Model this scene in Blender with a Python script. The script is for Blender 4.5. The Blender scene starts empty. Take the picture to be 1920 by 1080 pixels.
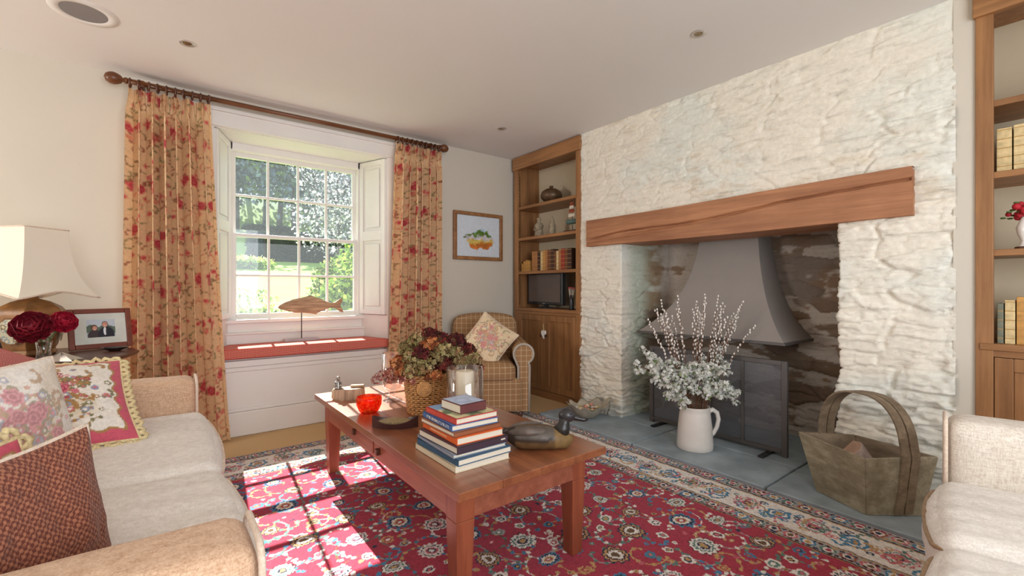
import bpy, math, random
import numpy as np
from mathutils import Vector, Matrix
C = bpy.context.scene.collection
PI = math.pi
R = math.radians

# ------------------------------------------------------------------ camera, world, sun, exposure
cd = bpy.data.cameras.new('camera'); cam = bpy.data.objects.new('camera', cd); C.objects.link(cam)
cam.location = (0, 0, 1.1); cam.rotation_euler = (R(90), 0, R(-37.7))
cd.sensor_width = 36; cd.lens = 15.94; cd.clip_start = .05; cd.clip_end = 600
bpy.context.scene.camera = cam
w = bpy.data.worlds.new('sky'); bpy.context.scene.world = w; w.use_nodes = True
bg = w.node_tree.nodes['Background']; bg.inputs[0].default_value = (.72, .85, 1, 1); bg.inputs[1].default_value = 1.0
sd = bpy.data.lights.new('sun', 'SUN'); sun = bpy.data.objects.new('sun', sd); C.objects.link(sun)
sd.energy = 13.0; sd.angle = R(.35); sd.color = (1, .95, .88)
sun.rotation_euler = Vector((-.08, -1, -.835)).to_track_quat('-Z', 'Y').to_euler()
def area(name, loc, aim, sx, sy, power, col):
    l = bpy.data.lights.new(name, 'AREA'); o = bpy.data.objects.new(name, l); C.objects.link(o)
    l.shape = 'RECTANGLE'; l.size = sx; l.size_y = sy; l.energy = power; l.color = col
    o.location = loc; o.rotation_euler = (Vector(aim)).to_track_quat('-Z', 'Y').to_euler(); return o
area('window_daylight', (-3.22, 3.12, 1.45), (1, -.3, -.04), .66, 1.1, 30, (1, .97, .93))      # window in the left wall
area('added_back_fill', (.3, -2.02, 1.3), (.1, 1, 0), 2.6, 2.0, 52, (.93, .96, 1))      # unseen fill light added behind the camera
#area('seat_window_skylight', (.95, 4.45, 1.55), (0, -1, -.35), 1.0, 1.3, 30, (.88, .95, 1))  # sky seen by the window
vs = bpy.context.scene.view_settings
vs.view_transform = 'Standard'; vs.look = 'None'; vs.gamma = 1; vs.use_curve_mapping = False; vs.exposure = .95

# ------------------------------------------------------------------ noise and helpers
def _h(ix, iy, iz, s):
    n = (ix*374761393 + iy*668265263 + iz*2147483647 + s*1274126177) & 0xffffffff
    n = ((n ^ (n >> 13))*1274126177) & 0xffffffff
    return ((n ^ (n >> 16)) & 0xffff)/65535.0
def vnoise(x, y, z=None, seed=0):
    x = np.asarray(x, float); y = np.asarray(y, float); z = np.zeros_like(x) if z is None else np.asarray(z, float)
    ix, iy, iz = [np.floor(a).astype(np.int64) for a in (x, y, z)]
    fx, fy, fz = x-ix, y-iy, z-iz
    fx, fy, fz = [f*f*(3-2*f) for f in (fx, fy, fz)]
    o = 0
    for a in (0, 1):
        for b in (0, 1):
            for c in (0, 1):
                o = o + _h(ix+a, iy+b, iz+c, seed)*(fx if a else 1-fx)*(fy if b else 1-fy)*(fz if c else 1-fz)
    return o
def fbm(x, y, z=None, o=4, seed=0):
    t = 0; a = .5; x = np.asarray(x, float); y = np.asarray(y, float); z = None if z is None else np.asarray(z, float)
    for i in range(o):
        t = t + a*vnoise(x, y, z, seed+i); x = x*2; y = y*2; z = None if z is None else z*2; a *= .5
    return t/(1-.5**o)
def worley(x, y, seed=0):
    ix = np.floor(x).astype(np.int64); iy = np.floor(y).astype(np.int64)
    f1 = np.full(x.shape, 9.); f2 = np.full(x.shape, 9.); idv = np.zeros(x.shape)
    for a in (-1, 0, 1):
        for b in (-1, 0, 1):
            cx = ix+a; cy = iy+b
            d = np.hypot(cx+.15+.7*_h(cx, cy, 0, seed)-x, cy+.15+.7*_h(cx, cy, 1, seed)-y)
            new = d < f1
            f2 = np.where(new, f1, np.minimum(f2, d)); idv = np.where(new, _h(cx, cy, 2, seed), idv); f1 = np.where(new, d, f1)
    return f1, f2, idv
def sstep(a, b, x):
    t = np.clip((x-a)/(b-a), 0, 1); return t*t*(3-2*t)
def srgb(r, g, b):
    return tuple((c/255/12.92 if c/255 <= .04045 else ((c/255+.055)/1.055)**2.4) for c in (r, g, b))

def link(name, me, mat, parent=None):
    o = bpy.data.objects.new(name, me); C.objects.link(o)
    if mat: me.materials.append(mat)
    if parent: o.parent = parent
    return o
def tag(o, label, cat, group=None, kind=None):
    if label: o['label'] = label
    if cat: o['category'] = cat
    if group: o['group'] = group
    if kind: o['kind'] = kind
    return o
def thing(name, loc, label, cat, rz=0, group=None):
    o = bpy.data.objects.new(name, None); C.objects.link(o); o.empty_display_size = .05
    o.location = loc; o.rotation_euler = (0, 0, rz)
    return tag(o, label, cat, group)
def struct(o): o['kind'] = 'structure'; return o

class MB:
    def __init__(s): s.v = []; s.f = []
    def add(s, vs, fs):
        n = len(s.v); s.v += [tuple(v) for v in vs]; s.f += [tuple(i+n for i in f) for f in fs]; return s
    def box(s, c, d, rz=0, taper=1.0):
        x, y, z = [a/2 for a in d]; vs = []
        for k in (-1, 1):
            t = taper if k < 0 else 1
            for a, b in ((-1, -1), (1, -1), (1, 1), (-1, 1)):
                px, py = a*x*t, b*y*t
                vs.append((c[0]+px*math.cos(rz)-py*math.sin(rz), c[1]+px*math.sin(rz)+py*math.cos(rz), c[2]+k*z))
        return s.add(vs, [(3, 2, 1, 0), (4, 5, 6, 7), (0, 1, 5, 4), (1, 2, 6, 5), (2, 3, 7, 6), (3, 0, 4, 7)])
    def b2(s, a, b):   # box from two corners
        return s.box([(p+q)/2 for p, q in zip(a, b)], [abs(q-p) for p, q in zip(a, b)])
    def quadbox(s, bot, top):  # 4 bottom corners, 4 top corners
        return s.add(list(bot)+list(top), [(3, 2, 1, 0), (4, 5, 6, 7), (0, 1, 5, 4), (1, 2, 6, 5), (2, 3, 7, 6), (3, 0, 4, 7)])
    def tube(s, pts, r, n=8, cap=True, closed=False):
        P = [Vector(p) for p in pts]; m = len(P); rs = r if isinstance(r, (list, tuple)) else [r]*m
        t0 = (P[1]-P[0]).normalized(); up = Vector((0, 0, 1)) if abs(t0.z) < .9 else Vector((1, 0, 0))
        u = t0.cross(up).normalized(); vs = []
        for i in range(m):
            if closed: t = (P[(i+1) % m]-P[i-1])
            else: t = P[min(i+1, m-1)]-P[max(i-1, 0)]
            t.normalize(); u = (u-t*u.dot(t)).normalized(); w_ = t.cross(u)
            for k in range(n):
                a = 2*PI*k/n; vs.append(P[i]+(u*math.cos(a)+w_*math.sin(a))*rs[i])
        fs = []
        for i in range(m if closed else m-1):
            j = (i+1) % m
            for k in range(n): k2 = (k+1) % n; fs.append((i*n+k, i*n+k2, j*n+k2, j*n+k))
        if cap and not closed: fs += [tuple(range(n))[::-1], tuple((m-1)*n+k for k in range(n))]
        return s.add(vs, fs)
    def lathe(s, prof, n=32, c=(0, 0, 0), sx=1, sy=1, cap=True):
        vs = [(c[0]+r*math.cos(2*PI*k/n)*sx, c[1]+r*math.sin(2*PI*k/n)*sy, c[2]+z) for r, z in prof for k in range(n)]
        fs = [(i*n+k, i*n+(k+1) % n, (i+1)*n+(k+1) % n, (i+1)*n+k) for i in range(len(prof)-1) for k in range(n)]
        if cap and prof[0][0] > 1e-5: fs.append(tuple(range(n))[::-1])
        if cap and prof[-1][0] > 1e-5: fs.append(tuple((len(prof)-1)*n+k for k in range(n)))
        return s.add(vs, fs)
    def prism(s, poly, f0, f1):   # poly: 2-D points; f0, f1 map them to 3-D at either side
        n = len(poly); vs = [f0(*p) for p in poly]+[f1(*p) for p in poly]
        return s.add(vs, [tuple(range(n))[::-1], tuple(range(n, 2*n))]+[(i, (i+1) % n, n+(i+1) % n, n+i) for i in range(n)])
    def ball(s, c, r, n=12, m=8, sc=(1, 1, 1)):
        pr = [(math.sin(PI*i/m)*r, -math.cos(PI*i/m)*r) for i in range(m+1)]
        vs = [(c[0]+a*math.cos(2*PI*k/n)*sc[0], c[1]+a*math.sin(2*PI*k/n)*sc[1], c[2]+z*sc[2]) for a, z in pr for k in range(n)]
        return s.add(vs, [(i*n+k, i*n+(k+1) % n, (i+1)*n+(k+1) % n, (i+1)*n+k) for i in range(m) for k in range(n)])
    def rbox(s, c, d, r, n=14, puff=(0, 0, 0), wr=0, seed=0, fn=None):
        # rounded upholstery block: puff bulges each pair of faces, wr wrinkles it
        V = {}; vs = []; fs = []; h = np.array(d)/2
        def vid(k):
            if k not in V: V[k] = len(vs); vs.append(k)
            return V[k]
        for ax in range(3):
            a, b = [q for q in range(3) if q != ax]
            for sd_ in (0, n):
                for i in range(n):
                    for j in range(n):
                        q = []
                        for (ii, jj) in ((i, j), (i+1, j), (i+1, j+1), (i, j+1)):
                            k = [0, 0, 0]; k[ax] = sd_; k[a] = ii; k[b] = jj; q.append(vid(tuple(k)))
                        if (sd_ == n) == (ax == 1): q = q[::-1]
                        fs.append(tuple(q))
        U = np.array(vs, float)/n*2-1; U = np.sign(U)*(1-(1-np.abs(U))**1.5) # denser at the edges
        p = U*h; core = np.clip(p, -(h-r), h-r); dlt = p-core
        L = np.linalg.norm(dlt, axis=1, keepdims=True); L[L < 1e-9] = 1
        p = core+dlt/L*np.minimum(r, L*1e9)
        for ax in range(3):
            a, b = [q for q in range(3) if q != ax]
            p[:, ax] += puff[ax]*np.sign(U[:, ax])*np.abs(U[:, ax])**3*(1-np.abs(U[:, a])**2.2)*(1-np.abs(U[:, b])**2.2)
        if wr:
            g = fbm(p[:, 0]*9+seed, p[:, 1]*22, p[:, 2]*9, 3, seed)-.5
            nn = dlt/L; p = p+nn*(g*wr)[:, None]
        if fn is not None: p = fn(p)
        return s.add([tuple(q) for q in p+np.array(c)], fs)
    def build(s, name, mat, parent=None, smooth=False, bev=0, seg=2, sub=0, col=None, ang=None):
        me = bpy.data.meshes.new(name); me.from_pydata(s.v, [], s.f); me.update()
        if col is not None: set_col(me, col)
        o = link(name, me, mat, parent)
        if smooth or ang:
            me.polygons.foreach_set('use_smooth', [True]*len(me.polygons))
            if ang: me.set_sharp_from_angle(angle=R(ang))
        if bev:
            m = o.modifiers.new('b', 'BEVEL'); m.width = bev; m.segments = seg; m.limit_method = 'ANGLE'; m.angle_limit = R(40)
            if not smooth:
                me.polygons.foreach_set('use_smooth', [True]*len(me.polygons)); m.harden_normals = True
        if sub: m = o.modifiers.new('s', 'SUBSURF'); m.levels = sub; m.render_levels = sub
        return o
def set_col(me, col):
    a = me.color_attributes.new('Col', 'FLOAT_COLOR', 'POINT')
    c = np.ones((len(me.vertices), 4), np.float32); c[:, :3] = np.asarray(col).reshape(-1, 3); a.data.foreach_set('color', c.ravel())
def grid_mesh(name, P, mat, parent=None, col=None, smooth=True, keep=None, closed_u=False):
    # P: array (n, m, 3); col: (n, m, 3)
    n, m = P.shape[:2]; idx = np.arange(n*m).reshape(n, m)
    if closed_u: idx = np.vstack([idx, idx[:1]])
    q = np.stack([idx[:-1, :-1], idx[1:, :-1], idx[1:, 1:], idx[:-1, 1:]], -1).reshape(-1, 4)
    if keep is not None: q = q[keep.reshape(-1)]
    me = bpy.data.meshes.new(name); me.vertices.add(n*m); me.vertices.foreach_set('co', P.reshape(-1).astype(np.float32))
    me.loops.add(q.size); me.loops.foreach_set('vertex_index', q.ravel().astype(np.int32))
    me.polygons.add(len(q)); me.polygons.foreach_set('loop_start', np.arange(0, q.size, 4, dtype=np.int32)); me.update(calc_edges=True)
    me.validate()
    if smooth: me.polygons.foreach_set('use_smooth', [True]*len(me.polygons))
    if col is not None: set_col(me, col)
    return link(name, me, mat, parent)
def quads_mesh(name, V, mat, parent=None, col=None):   # V: (k, 4, 3) loose quads
    k = len(V); me = bpy.data.meshes.new(name); me.vertices.add(k*4); me.vertices.foreach_set('co', V.reshape(-1).astype(np.float32))
    me.loops.add(k*4); me.loops.foreach_set('vertex_index', np.arange(k*4, dtype=np.int32))
    me.polygons.add(k); me.polygons.foreach_set('loop_start', np.arange(0, k*4, 4, dtype=np.int32)); me.update(calc_edges=True)
    if col is not None: set_col(me, np.repeat(np.asarray(col), 4, axis=0))
    return link(name, me, mat, parent)

# ------------------------------------------------------------------ materials
def nt(name):
    m = bpy.data.materials.new(name); m.use_nodes = True; t = m.node_tree; return m, t, t.nodes['Principled BSDF']
def N(t, ty, **k):
    n = t.nodes.new(ty)
    for a, b in k.items():
        if a.startswith('i_'): n.inputs[a[2:].replace('_', ' ')].default_value = b
        else: setattr(n, a, b)
    return n
def bump(t, p, src, dist=.003, strength=.5):
    b = N(t, 'ShaderNodeBump'); b.inputs['Strength'].default_value = strength; b.inputs['Distance'].default_value = dist
    t.links.new(src, b.inputs['Height']); t.links.new(b.outputs[0], p.inputs['Normal']); return b
def ramp(t, src, stops):
    r = N(t, 'ShaderNodeValToRGB'); e = r.color_ramp.elements
    while len(e) < len(stops): e.new(.5)
    for q, (a, c) in zip(e, stops): q.position = a; q.color = (*c[:3], 1)
    t.links.new(src, r.inputs[0]); return r.outputs[0]
def coord(t, scale=(1, 1, 1), rot=(0, 0, 0)):
    c = N(t, 'ShaderNodeTexCoord'); m = N(t, 'ShaderNodeMapping'); m.inputs['Scale'].default_value = scale; m.inputs['Rotation'].default_value = rot
    t.links.new(c.outputs['Object'], m.inputs[0]); return m.outputs[0]
def noise(t, vec, scale, detail=4, rough=.55):
    n = N(t, 'ShaderNodeTexNoise'); n.inputs['Scale'].default_value = scale; n.inputs['Detail'].default_value = detail; n.inputs['Roughness'].default_value = rough
    t.links.new(vec, n.inputs['Vector']); return n.outputs['Fac']
def plain(name, col, rough=.6, metal=0, nz=.12, sc=8, bmp=0, spec=None, coat=0, bs=60):
    m, t, p = nt(name); v = coord(t); f = noise(t, v, sc)
    c = ramp(t, f, [(.3, [x*(1-nz) for x in col]), (.7, [min(1, x*(1+nz)) for x in col])])
    t.links.new(c, p.inputs['Base Color']); p.inputs['Roughness'].default_value = rough; p.inputs['Metallic'].default_value = metal
    if spec is not None: p.inputs['Specular IOR Level'].default_value = spec
    if coat: p.inputs['Coat Weight'].default_value = coat; p.inputs['Coat Roughness'].default_value = .15
    if bmp: bump(t, p, noise(t, v, bs, 3), bmp, .6)
    return m
def wood(name, c1, c2, axis=0, sc=1.0, rough=.42, dark=None, coat=0, bmp=.0006):
    m, t, p = nt(name); s = [14*sc]*3; s[axis] = 1.1*sc; v = coord(t, tuple(s))
    f = noise(t, v, 1.3, 6, .62); v2 = coord(t, (1, 1, 1)); f2 = noise(t, v2, 2.2, 3)
    s2 = [90*sc]*3; s2[axis] = 3*sc; f3 = noise(t, coord(t, tuple(s2)), 1, 3)
    mx = N(t, 'ShaderNodeMath', operation='MULTIPLY_ADD'); t.links.new(f2, mx.inputs[0]); mx.inputs[1].default_value = .45; t.links.new(f, mx.inputs[2])
    mx2 = N(t, 'ShaderNodeMath', operation='MULTIPLY_ADD'); t.links.new(f3, mx2.inputs[0]); mx2.inputs[1].default_value = .25; t.links.new(mx.outputs[0], mx2.inputs[2])
    st = [(.55, c1), (.82, [(a+b)/2 for a, b in zip(c1, c2)]), (1.0, c2)]
    if dark: st = [(.42, dark)]+st
    t.links.new(ramp(t, mx2.outputs[0], st), p.inputs['Base Color']); p.inputs['Roughness'].default_value = rough
    if coat: p.inputs['Coat Weight'].default_value = coat; p.inputs['Coat Roughness'].default_value = .25
    bump(t, p, mx2.outputs[0], bmp, .5); return m
def vcol(name, rough=.85, bmp=.001, bs=500, sheen=0, trans=0, spec=.3):
    m, t, p = nt(name); a = N(t, 'ShaderNodeVertexColor', layer_name='Col'); v = coord(t); f = noise(t, v, bs, 2)
    h = N(t, 'ShaderNodeHueSaturation'); mr = N(t, 'ShaderNodeMapRange'); mr.inputs['To Min'].default_value = .86; mr.inputs['To Max'].default_value = 1.14
    t.links.new(f, mr.inputs[0]); t.links.new(mr.outputs[0], h.inputs['Value']); t.links.new(a.outputs[0], h.inputs['Color'])
    t.links.new(h.outputs[0], p.inputs['Base Color']); p.inputs['Roughness'].default_value = rough; p.inputs['Specular IOR Level'].default_value = spec
    if sheen: p.inputs['Sheen Weight'].default_value = sheen
    if bmp: bump(t, p, f, bmp, .6)
    if trans:
        tr = N(t, 'ShaderNodeBsdfTranslucent'); mxs = N(t, 'ShaderNodeMixShader'); mxs.inputs[0].default_value = trans
        t.links.new(h.outputs[0], tr.inputs[0]); t.links.new(p.outputs[0], mxs.inputs[1]); t.links.new(tr.outputs[0], mxs.inputs[2])
        t.links.new(mxs.outputs[0], t.nodes['Material Output'].inputs[0])
    return m
def linen(name, c1, c2, sc=300, streak=None):
    m, t, p = nt(name); fa = noise(t, coord(t, (sc, sc, sc*.16)), 1, 1); fb = noise(t, coord(t, (sc*.16, sc*.16, sc)), 1, 1)
    fc = noise(t, coord(t, (sc*.7, sc*.7, sc*.7)), 1, 2)
    s = N(t, 'ShaderNodeMath', operation='ADD'); t.links.new(fa, s.inputs[0]); t.links.new(fb, s.inputs[1])
    s2 = N(t, 'ShaderNodeMath', operation='MULTIPLY_ADD'); t.links.new(fc, s2.inputs[0]); s2.inputs[1].default_value = .8; t.links.new(s.outputs[0], s2.inputs[2])
    d = N(t, 'ShaderNodeMath', operation='MULTIPLY'); t.links.new(s2.outputs[0], d.inputs[0]); d.inputs[1].default_value = .36
    t.links.new(ramp(t, d.outputs[0], [(.36, c1), (.64, c2)]), p.inputs['Base Color'])
    p.inputs['Roughness'].default_value = .95; p.inputs['Specular IOR Level'].default_value = .15; p.inputs['Sheen Weight'].default_value = .15
    bump(t, p, d.outputs[0], .003, .5); return m
def lines_mat(name, base, line, step, wd, dark=None, bmp=.001, second=None):
    # checks woven along the object's own axes; each axis is muted on faces turned to it
    m, t, p = nt(name); c = N(t, 'ShaderNodeTexCoord'); sp = N(t, 'ShaderNodeSeparateXYZ'); t.links.new(c.outputs['Object'], sp.inputs[0])
    sn = N(t, 'ShaderNodeSeparateXYZ'); t.links.new(c.outputs['Normal'], sn.inputs[0]); acc = None
    def M(op, a, b=None, cc=None):
        n = N(t, 'ShaderNodeMath', operation=op)
        for k, q in enumerate((a, b, cc)):
            if q is None: continue
            if isinstance(q, (int, float)): n.inputs[k].default_value = q
            else: t.links.new(q, n.inputs[k])
        return n.outputs[0]
    for k in range(3):
        f = M('FRACT', M('MULTIPLY', sp.outputs[k], 1/step)); l = M('LESS_THAN', f, wd)
        g = M('LESS_THAN', M('ABSOLUTE', sn.outputs[k]), .75); l = M('MULTIPLY', l, g)
        acc = l if acc is None else M('ADD', acc, l)
    acc = M('MULTIPLY', acc, .5 if dark else 1.0)
    f2 = noise(t, coord(t), 600, 2); ff = M('MULTIPLY_ADD', f2, .22, -.11); tot = M('ADD', acc, ff)
    st = [(.15, base), (.5, line), (.95, dark)] if dark else [(.25, base), (.75, line)]
    t.links.new(ramp(t, tot, st), p.inputs['Base Color']); p.inputs['Roughness'].default_value = .92; p.inputs['Specular IOR Level'].default_value = .2
    bump(t, p, f2, bmp, .6); return m
def glass(name, tint=(1, 1, 1), gl=.09, rough=.02):
    m, t, p = nt(name); t.nodes.remove(p); tr = N(t, 'ShaderNodeBsdfTransparent'); tr.inputs[0].default_value = (*tint, 1)
    g = N(t, 'ShaderNodeBsdfGlossy'); g.inputs['Roughness'].default_value = rough; fr = N(t, 'ShaderNodeLayerWeight'); fr.inputs[0].default_value = gl*2
    mx = N(t, 'ShaderNodeMixShader'); mul = N(t, 'ShaderNodeMath', operation='MULTIPLY_ADD'); mul.inputs[1].default_value = .7; mul.inputs[2].default_value = gl*.5
    t.links.new(fr.outputs['Facing'], mul.inputs[0]); t.links.new(mul.outputs[0], mx.inputs[0]); t.links.new(tr.outputs[0], mx.inputs[1]); t.links.new(g.outputs[0], mx.inputs[2])
    t.links.new(mx.outputs[0], t.nodes['Material Output'].inputs[0]); return m

M = {}
M['wall'] = plain('wall_paint', srgb(212, 204, 190), .9, nz=.02, sc=2, bmp=.0006, bs=30, spec=.2)
M['ceil'] = plain('ceiling_paint', srgb(232, 229, 226), .95, nz=.01, sc=2, spec=.1)
M['white'] = plain('white_gloss_paint', srgb(236, 232, 226), .45, nz=.02, sc=3)
M['carpet'] = plain('tan_carpet', srgb(206, 172, 128), .98, nz=.12, sc=180, bmp=.003, bs=400, spec=.1)
M['oak'] = wood('oak_cabinet', srgb(118, 78, 46), srgb(168, 120, 76), 2, .9, .42)
M['oak_h'] = wood('oak_cabinet_rail', srgb(118, 78, 46), srgb(168, 120, 76), 1, .9, .42)
M['beam'] = wood('oak_beam', srgb(136, 86, 58), srgb(186, 130, 92), 1, .8, .6, dark=srgb(112, 62, 36), bmp=.002)
M['table'] = wood('cherry_table_top', srgb(112, 60, 38), srgb(166, 102, 66), 1, .8, .28, dark=srgb(84, 46, 32), coat=.8)
M['table_leg'] = wood('cherry_table_leg', srgb(126, 62, 42), srgb(166, 92, 62), 2, 1.2, .38, coat=.2)
M['mahog'] = wood('dark_wood', srgb(64, 34, 22), srgb(100, 58, 38), 0, 1.3, .35, coat=.2)
M['pole'] = wood('curtain_pole_wood', srgb(76, 42, 22), srgb(118, 70, 38), 0, 1.5, .35)
M['slate'] = plain('slate', srgb(156, 170, 177), .5, nz=.28, sc=5, bmp=.002, bs=18)
M['linen'] = linen('sofa_linen', srgb(186, 166, 146), srgb(234, 222, 206))
M['linen2'] = linen('sofa_linen_pale', srgb(204, 190, 174), srgb(238, 230, 218))
M['cloth'] = vcol('printed_cloth', .9, .0008, 600, .1, 0)
M['curtain'] = vcol('printed_curtain', .85, .0006, 700, 0, .22)
M['rug'] = vcol('wool_rug', .97, .003, 700, .1, 0, .1)
M['stone'] = vcol('painted_stone', .9, .004, 45, 0, 0, .15)
_t = M['stone'].node_tree; _p = _t.nodes['Principled BSDF']; _b = _p.inputs['Normal'].links[0].from_node   # thin ledges and chips in the limewashed rubble
_n = noise(_t, coord(_t, (6, 6, 34)), 1, 6, .7); _b2 = N(_t, 'ShaderNodeBump'); _b2.inputs['Strength'].default_value = .55; _b2.inputs['Distance'].default_value = .012
_r = ramp(_t, _n, [(.31, (0, 0, 0)), (.38, (.75, .75, .75)), (.47, (1, 1, 1))]); _t.links.new(_r, _b2.inputs['Height']); _t.links.new(_b2.outputs[0], _b.inputs['Normal'])
M['vplain'] = vcol('painted_surface', .6, 0, 60)
M['black'] = plain('black_plastic', (.02, .02, .022), .25, nz=.05)
M['iron'] = plain('grey_iron', srgb(96, 92, 90), .5, .35, nz=.06)
M['hood'] = plain('hood_steel', srgb(150, 142, 136), .55, .0, nz=.05, sc=3)
M['chrome'] = plain('chrome', (.7, .68, .64), .2, 1)
M['glass'] = glass('clear_glass', gl=.16)
M['pane'] = glass('window_glass', (.97, .99, 1), .05, .01)
_t = M['pane'].node_tree; _o = _t.nodes['Material Output']; _s = _o.inputs[0].links[0].from_socket   # haze over the view, put into the panes as a bluish translucent mix
_d = N(_t, 'ShaderNodeBsdfTranslucent'); _d.inputs[0].default_value = (.82, .9, 1, 1); _x = N(_t, 'ShaderNodeMixShader'); _x.inputs[0].default_value = .016
_t.links.new(_s, _x.inputs[1]); _t.links.new(_d.outputs[0], _x.inputs[2]); _t.links.new(_x.outputs[0], _o.inputs[0])
M['ceramic'] = plain('cream_ceramic', srgb(242, 236, 228), .22, nz=.05, sc=6, coat=.5)
M['rope'] = plain('cream_fringe', srgb(226, 208, 160), .95, nz=.2, sc=120, bmp=.002, bs=200)

# ------------------------------------------------------------------ the room
XF = 3.03; YW = 3.92; ZC = 2.5; XL = -3.2; YB = -2.0
struct(MB().b2((XL-.2, YB-.2, -.15), (4.2, YW+.6, 0)).build('floor', M['carpet']))
struct(MB().b2((XL-.2, YB-.2, ZC), (4.2, YW+.6, ZC+.15)).build('ceiling', M['ceil']))
ZS, ZT, WX0, WX1, YG = .56, 2.272, .30, 1.603, 4.235
m = MB(); m.b2((XL, YW, 0), (WX0, YW+.46, ZC)); m.b2((WX1, YW, 0), (4.2, YW+.46, ZC)); m.b2((WX0, YW, 0), (WX1, YW+.46, ZS)); m.b2((WX0, YW, ZT), (WX1, YW+.46, ZC))
struct(m.build('wall_back', M['wall']))
m = MB(); a0, a1, b0, b1 = 2.79, 3.45, .9, 2.0     # left wall with its own window opening
m.b2((XL-.2, YB, 0), (XL, a0, ZC)); m.b2((XL-.2, a1, 0), (XL, YW+.4, ZC)); m.b2((XL-.2, a0, 0), (XL, a1, b0)); m.b2((XL-.2, a0, b1), (XL, a1, ZC))
struct(m.build('wall_left', M['wall']))
m = MB(); m.b2((XL-.2, YB-.2, 0), (-1.1, YB, ZC)); m.b2((1.7, YB-.2, 0), (4.2, YB, ZC)); m.b2((-1.1, YB-.2, 2.3), (1.7, YB, ZC))
struct(m.build('wall_front', M['wall']))

# stone chimney wall: one skin that turns into the hearth opening
OY0, OY1, XBK, ZL = .895, 2.431, 3.66, 1.47
def stone_h(a, z, sd=3):
    wa = fbm(a*3, z*3, o=3, seed=sd+9)*.6
    f1, f2, idv = worley(a*3.6+wa*1.6, z*11.5+wa*2.2+.3*np.sin(a*3), sd)
    g1, g2, id2 = worley(a*9+wa*2, z*26+wa*4, sd+5)
    e = sstep(0, .16, f2-f1); e2 = sstep(0, .2, g2-g1); rid = 1-np.abs(fbm(a*8+wa*3, z*23, o=4, seed=sd+2)*2-1)
    fl = fbm(a*22, z*60, o=3, seed=sd+4)
    return e*(.25+.75*idv)*.5+e2*.16*(.2+.8*id2)+(rid**2*.40+(fl-.5)*.16)*(.35+1.2*sstep(.35, .65, fbm(a*2.3, z*3.5, o=2, seed=sd+20))), idv, f2-f1
def stone_col(dep, a, z, h, idv, gap):
    # dep: how deep inside the fireplace; bare sooty stones show through the limewash there
    n = fbm(a*2.6+5, z*3.2, o=4, seed=41); n2 = fbm(a*9, z*22, o=4, seed=44); n3 = fbm(a*1.3, z*1.5, o=3, seed=45)
    white = np.array(srgb(236, 229, 214)); cool = np.array(srgb(228, 228, 218)); tan = np.array(srgb(196, 170, 132))
    c = white+(cool-white)*sstep(.4, .7, n)[..., None]
    c = c+(tan-c)*(.32*sstep(.56, .74, n2)*sstep(.50, .66, n3))[..., None]
    b0, b1, b2 = np.array(srgb(160, 130, 98)), np.array(srgb(120, 98, 82)), np.array(srgb(140, 132, 126))
    bare = b0+(b1-b0)*idv[..., None]; bare = bare+(b2-bare)*(sstep(.5, .7, n)*.7)[..., None]
    pale = np.array(srgb(190, 178, 168)); green = np.array(srgb(196, 202, 184))
    base_in = c+(green-c)*(sstep(.02, .2, dep)*sstep(.6, .3, dep))[..., None]; base_in = base_in+(pale-base_in)*(sstep(.35, .6, dep)*.8)[..., None]
    jam = np.array(srgb(150, 126, 96)); base_in = base_in+(jam-base_in)*(sstep(.22, .42, dep)*sstep(.62, .5, dep)*sstep(.2, .5, n2*.6+n*.4)*.9)[..., None]
    back = sstep(.5, .6, dep); thr = .485-.06*back*sstep(12.2, 11.2, a)
    mk = sstep(.2, .42, dep)*sstep(thr, thr+.05, n*.4+idv*.3+n2*.32)*.9
    return base_in+(bare-base_in)*mk[..., None]
def sweep(path, z0, z1, name, dz=.008, du=.009, parent=None, amp=.04, seed=3):
    pts = [Vector((x, y, 0)) for x, y in path]; S = [0]
    for a, b in zip(pts, pts[1:]): S.append(S[-1]+(b-a).length)
    n = int(S[-1]/du)+1; mm = int((z1-z0)/dz)+1; u = np.linspace(0, S[-1], n)
    X = np.interp(u, S, [p.x for p in pts]); Y = np.interp(u, S, [p.y for p in pts]); Z = np.linspace(z0, z1, mm)
    tx = np.gradient(X); ty = np.gradient(Y); k = 7
    ker = np.ones(k)/k; tx = np.convolve(np.pad(tx, k//2, 'edge'), ker, 'valid'); ty = np.convolve(np.pad(ty, k//2, 'edge'), ker, 'valid')
    L = np.hypot(tx, ty); nx, ny = ty/L, -tx/L
    sy = -(u-S[-1]); 
    A, ZZ = np.meshgrid(u, Z, indexing='ij'); XX = X[:, None]+0*ZZ; YY = Y[:, None]+0*ZZ
    a = A if len(path) > 2 else A
    a = YY*1.0+ (XX-XF)*.8
    h, idv, gap = stone_h(a+10, ZZ+7, seed)
    rg = .42+.75*sstep(1.5, .6, ZZ)+ .5*sstep(.95, .7, YY)*sstep(2.3, 1.9, ZZ)
    h = (h-.45)*amp*np.clip(rg, .4, 1.25)
    P = np.stack([XX+nx[:, None]*h, YY+ny[:, None]*h, ZZ], -1)
    col = stone_col(XX-XF, a+10, ZZ+7, h, idv, gap)
    return P, col
path = [(XF, 2.89), (XF, OY1), (XBK, OY1-.02), (XBK, OY0), (XF, OY0), (XF, .42)]
path = path  # heading -Y with the room on the -X side
def nrm_fix(P): return P
P1, c1 = sweep(path, 0, ZL+.1, 'a'); wr_ = struct(grid_mesh('wall_right', P1, M['stone'], None, c1))
P2, c2 = sweep([(XF, 2.89), (XF, .42)], ZL+.1, ZC, 'b'); w2 = struct(grid_mesh('wall_right', P2, M['stone'], None, c2))
m = MB(); m.b2((3.62+.1, -2, 0), (4.0, YW, ZC)); m.b2((XF+.002, 2.45, 0), (3.72, 2.89, ZC)) if False else None
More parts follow.
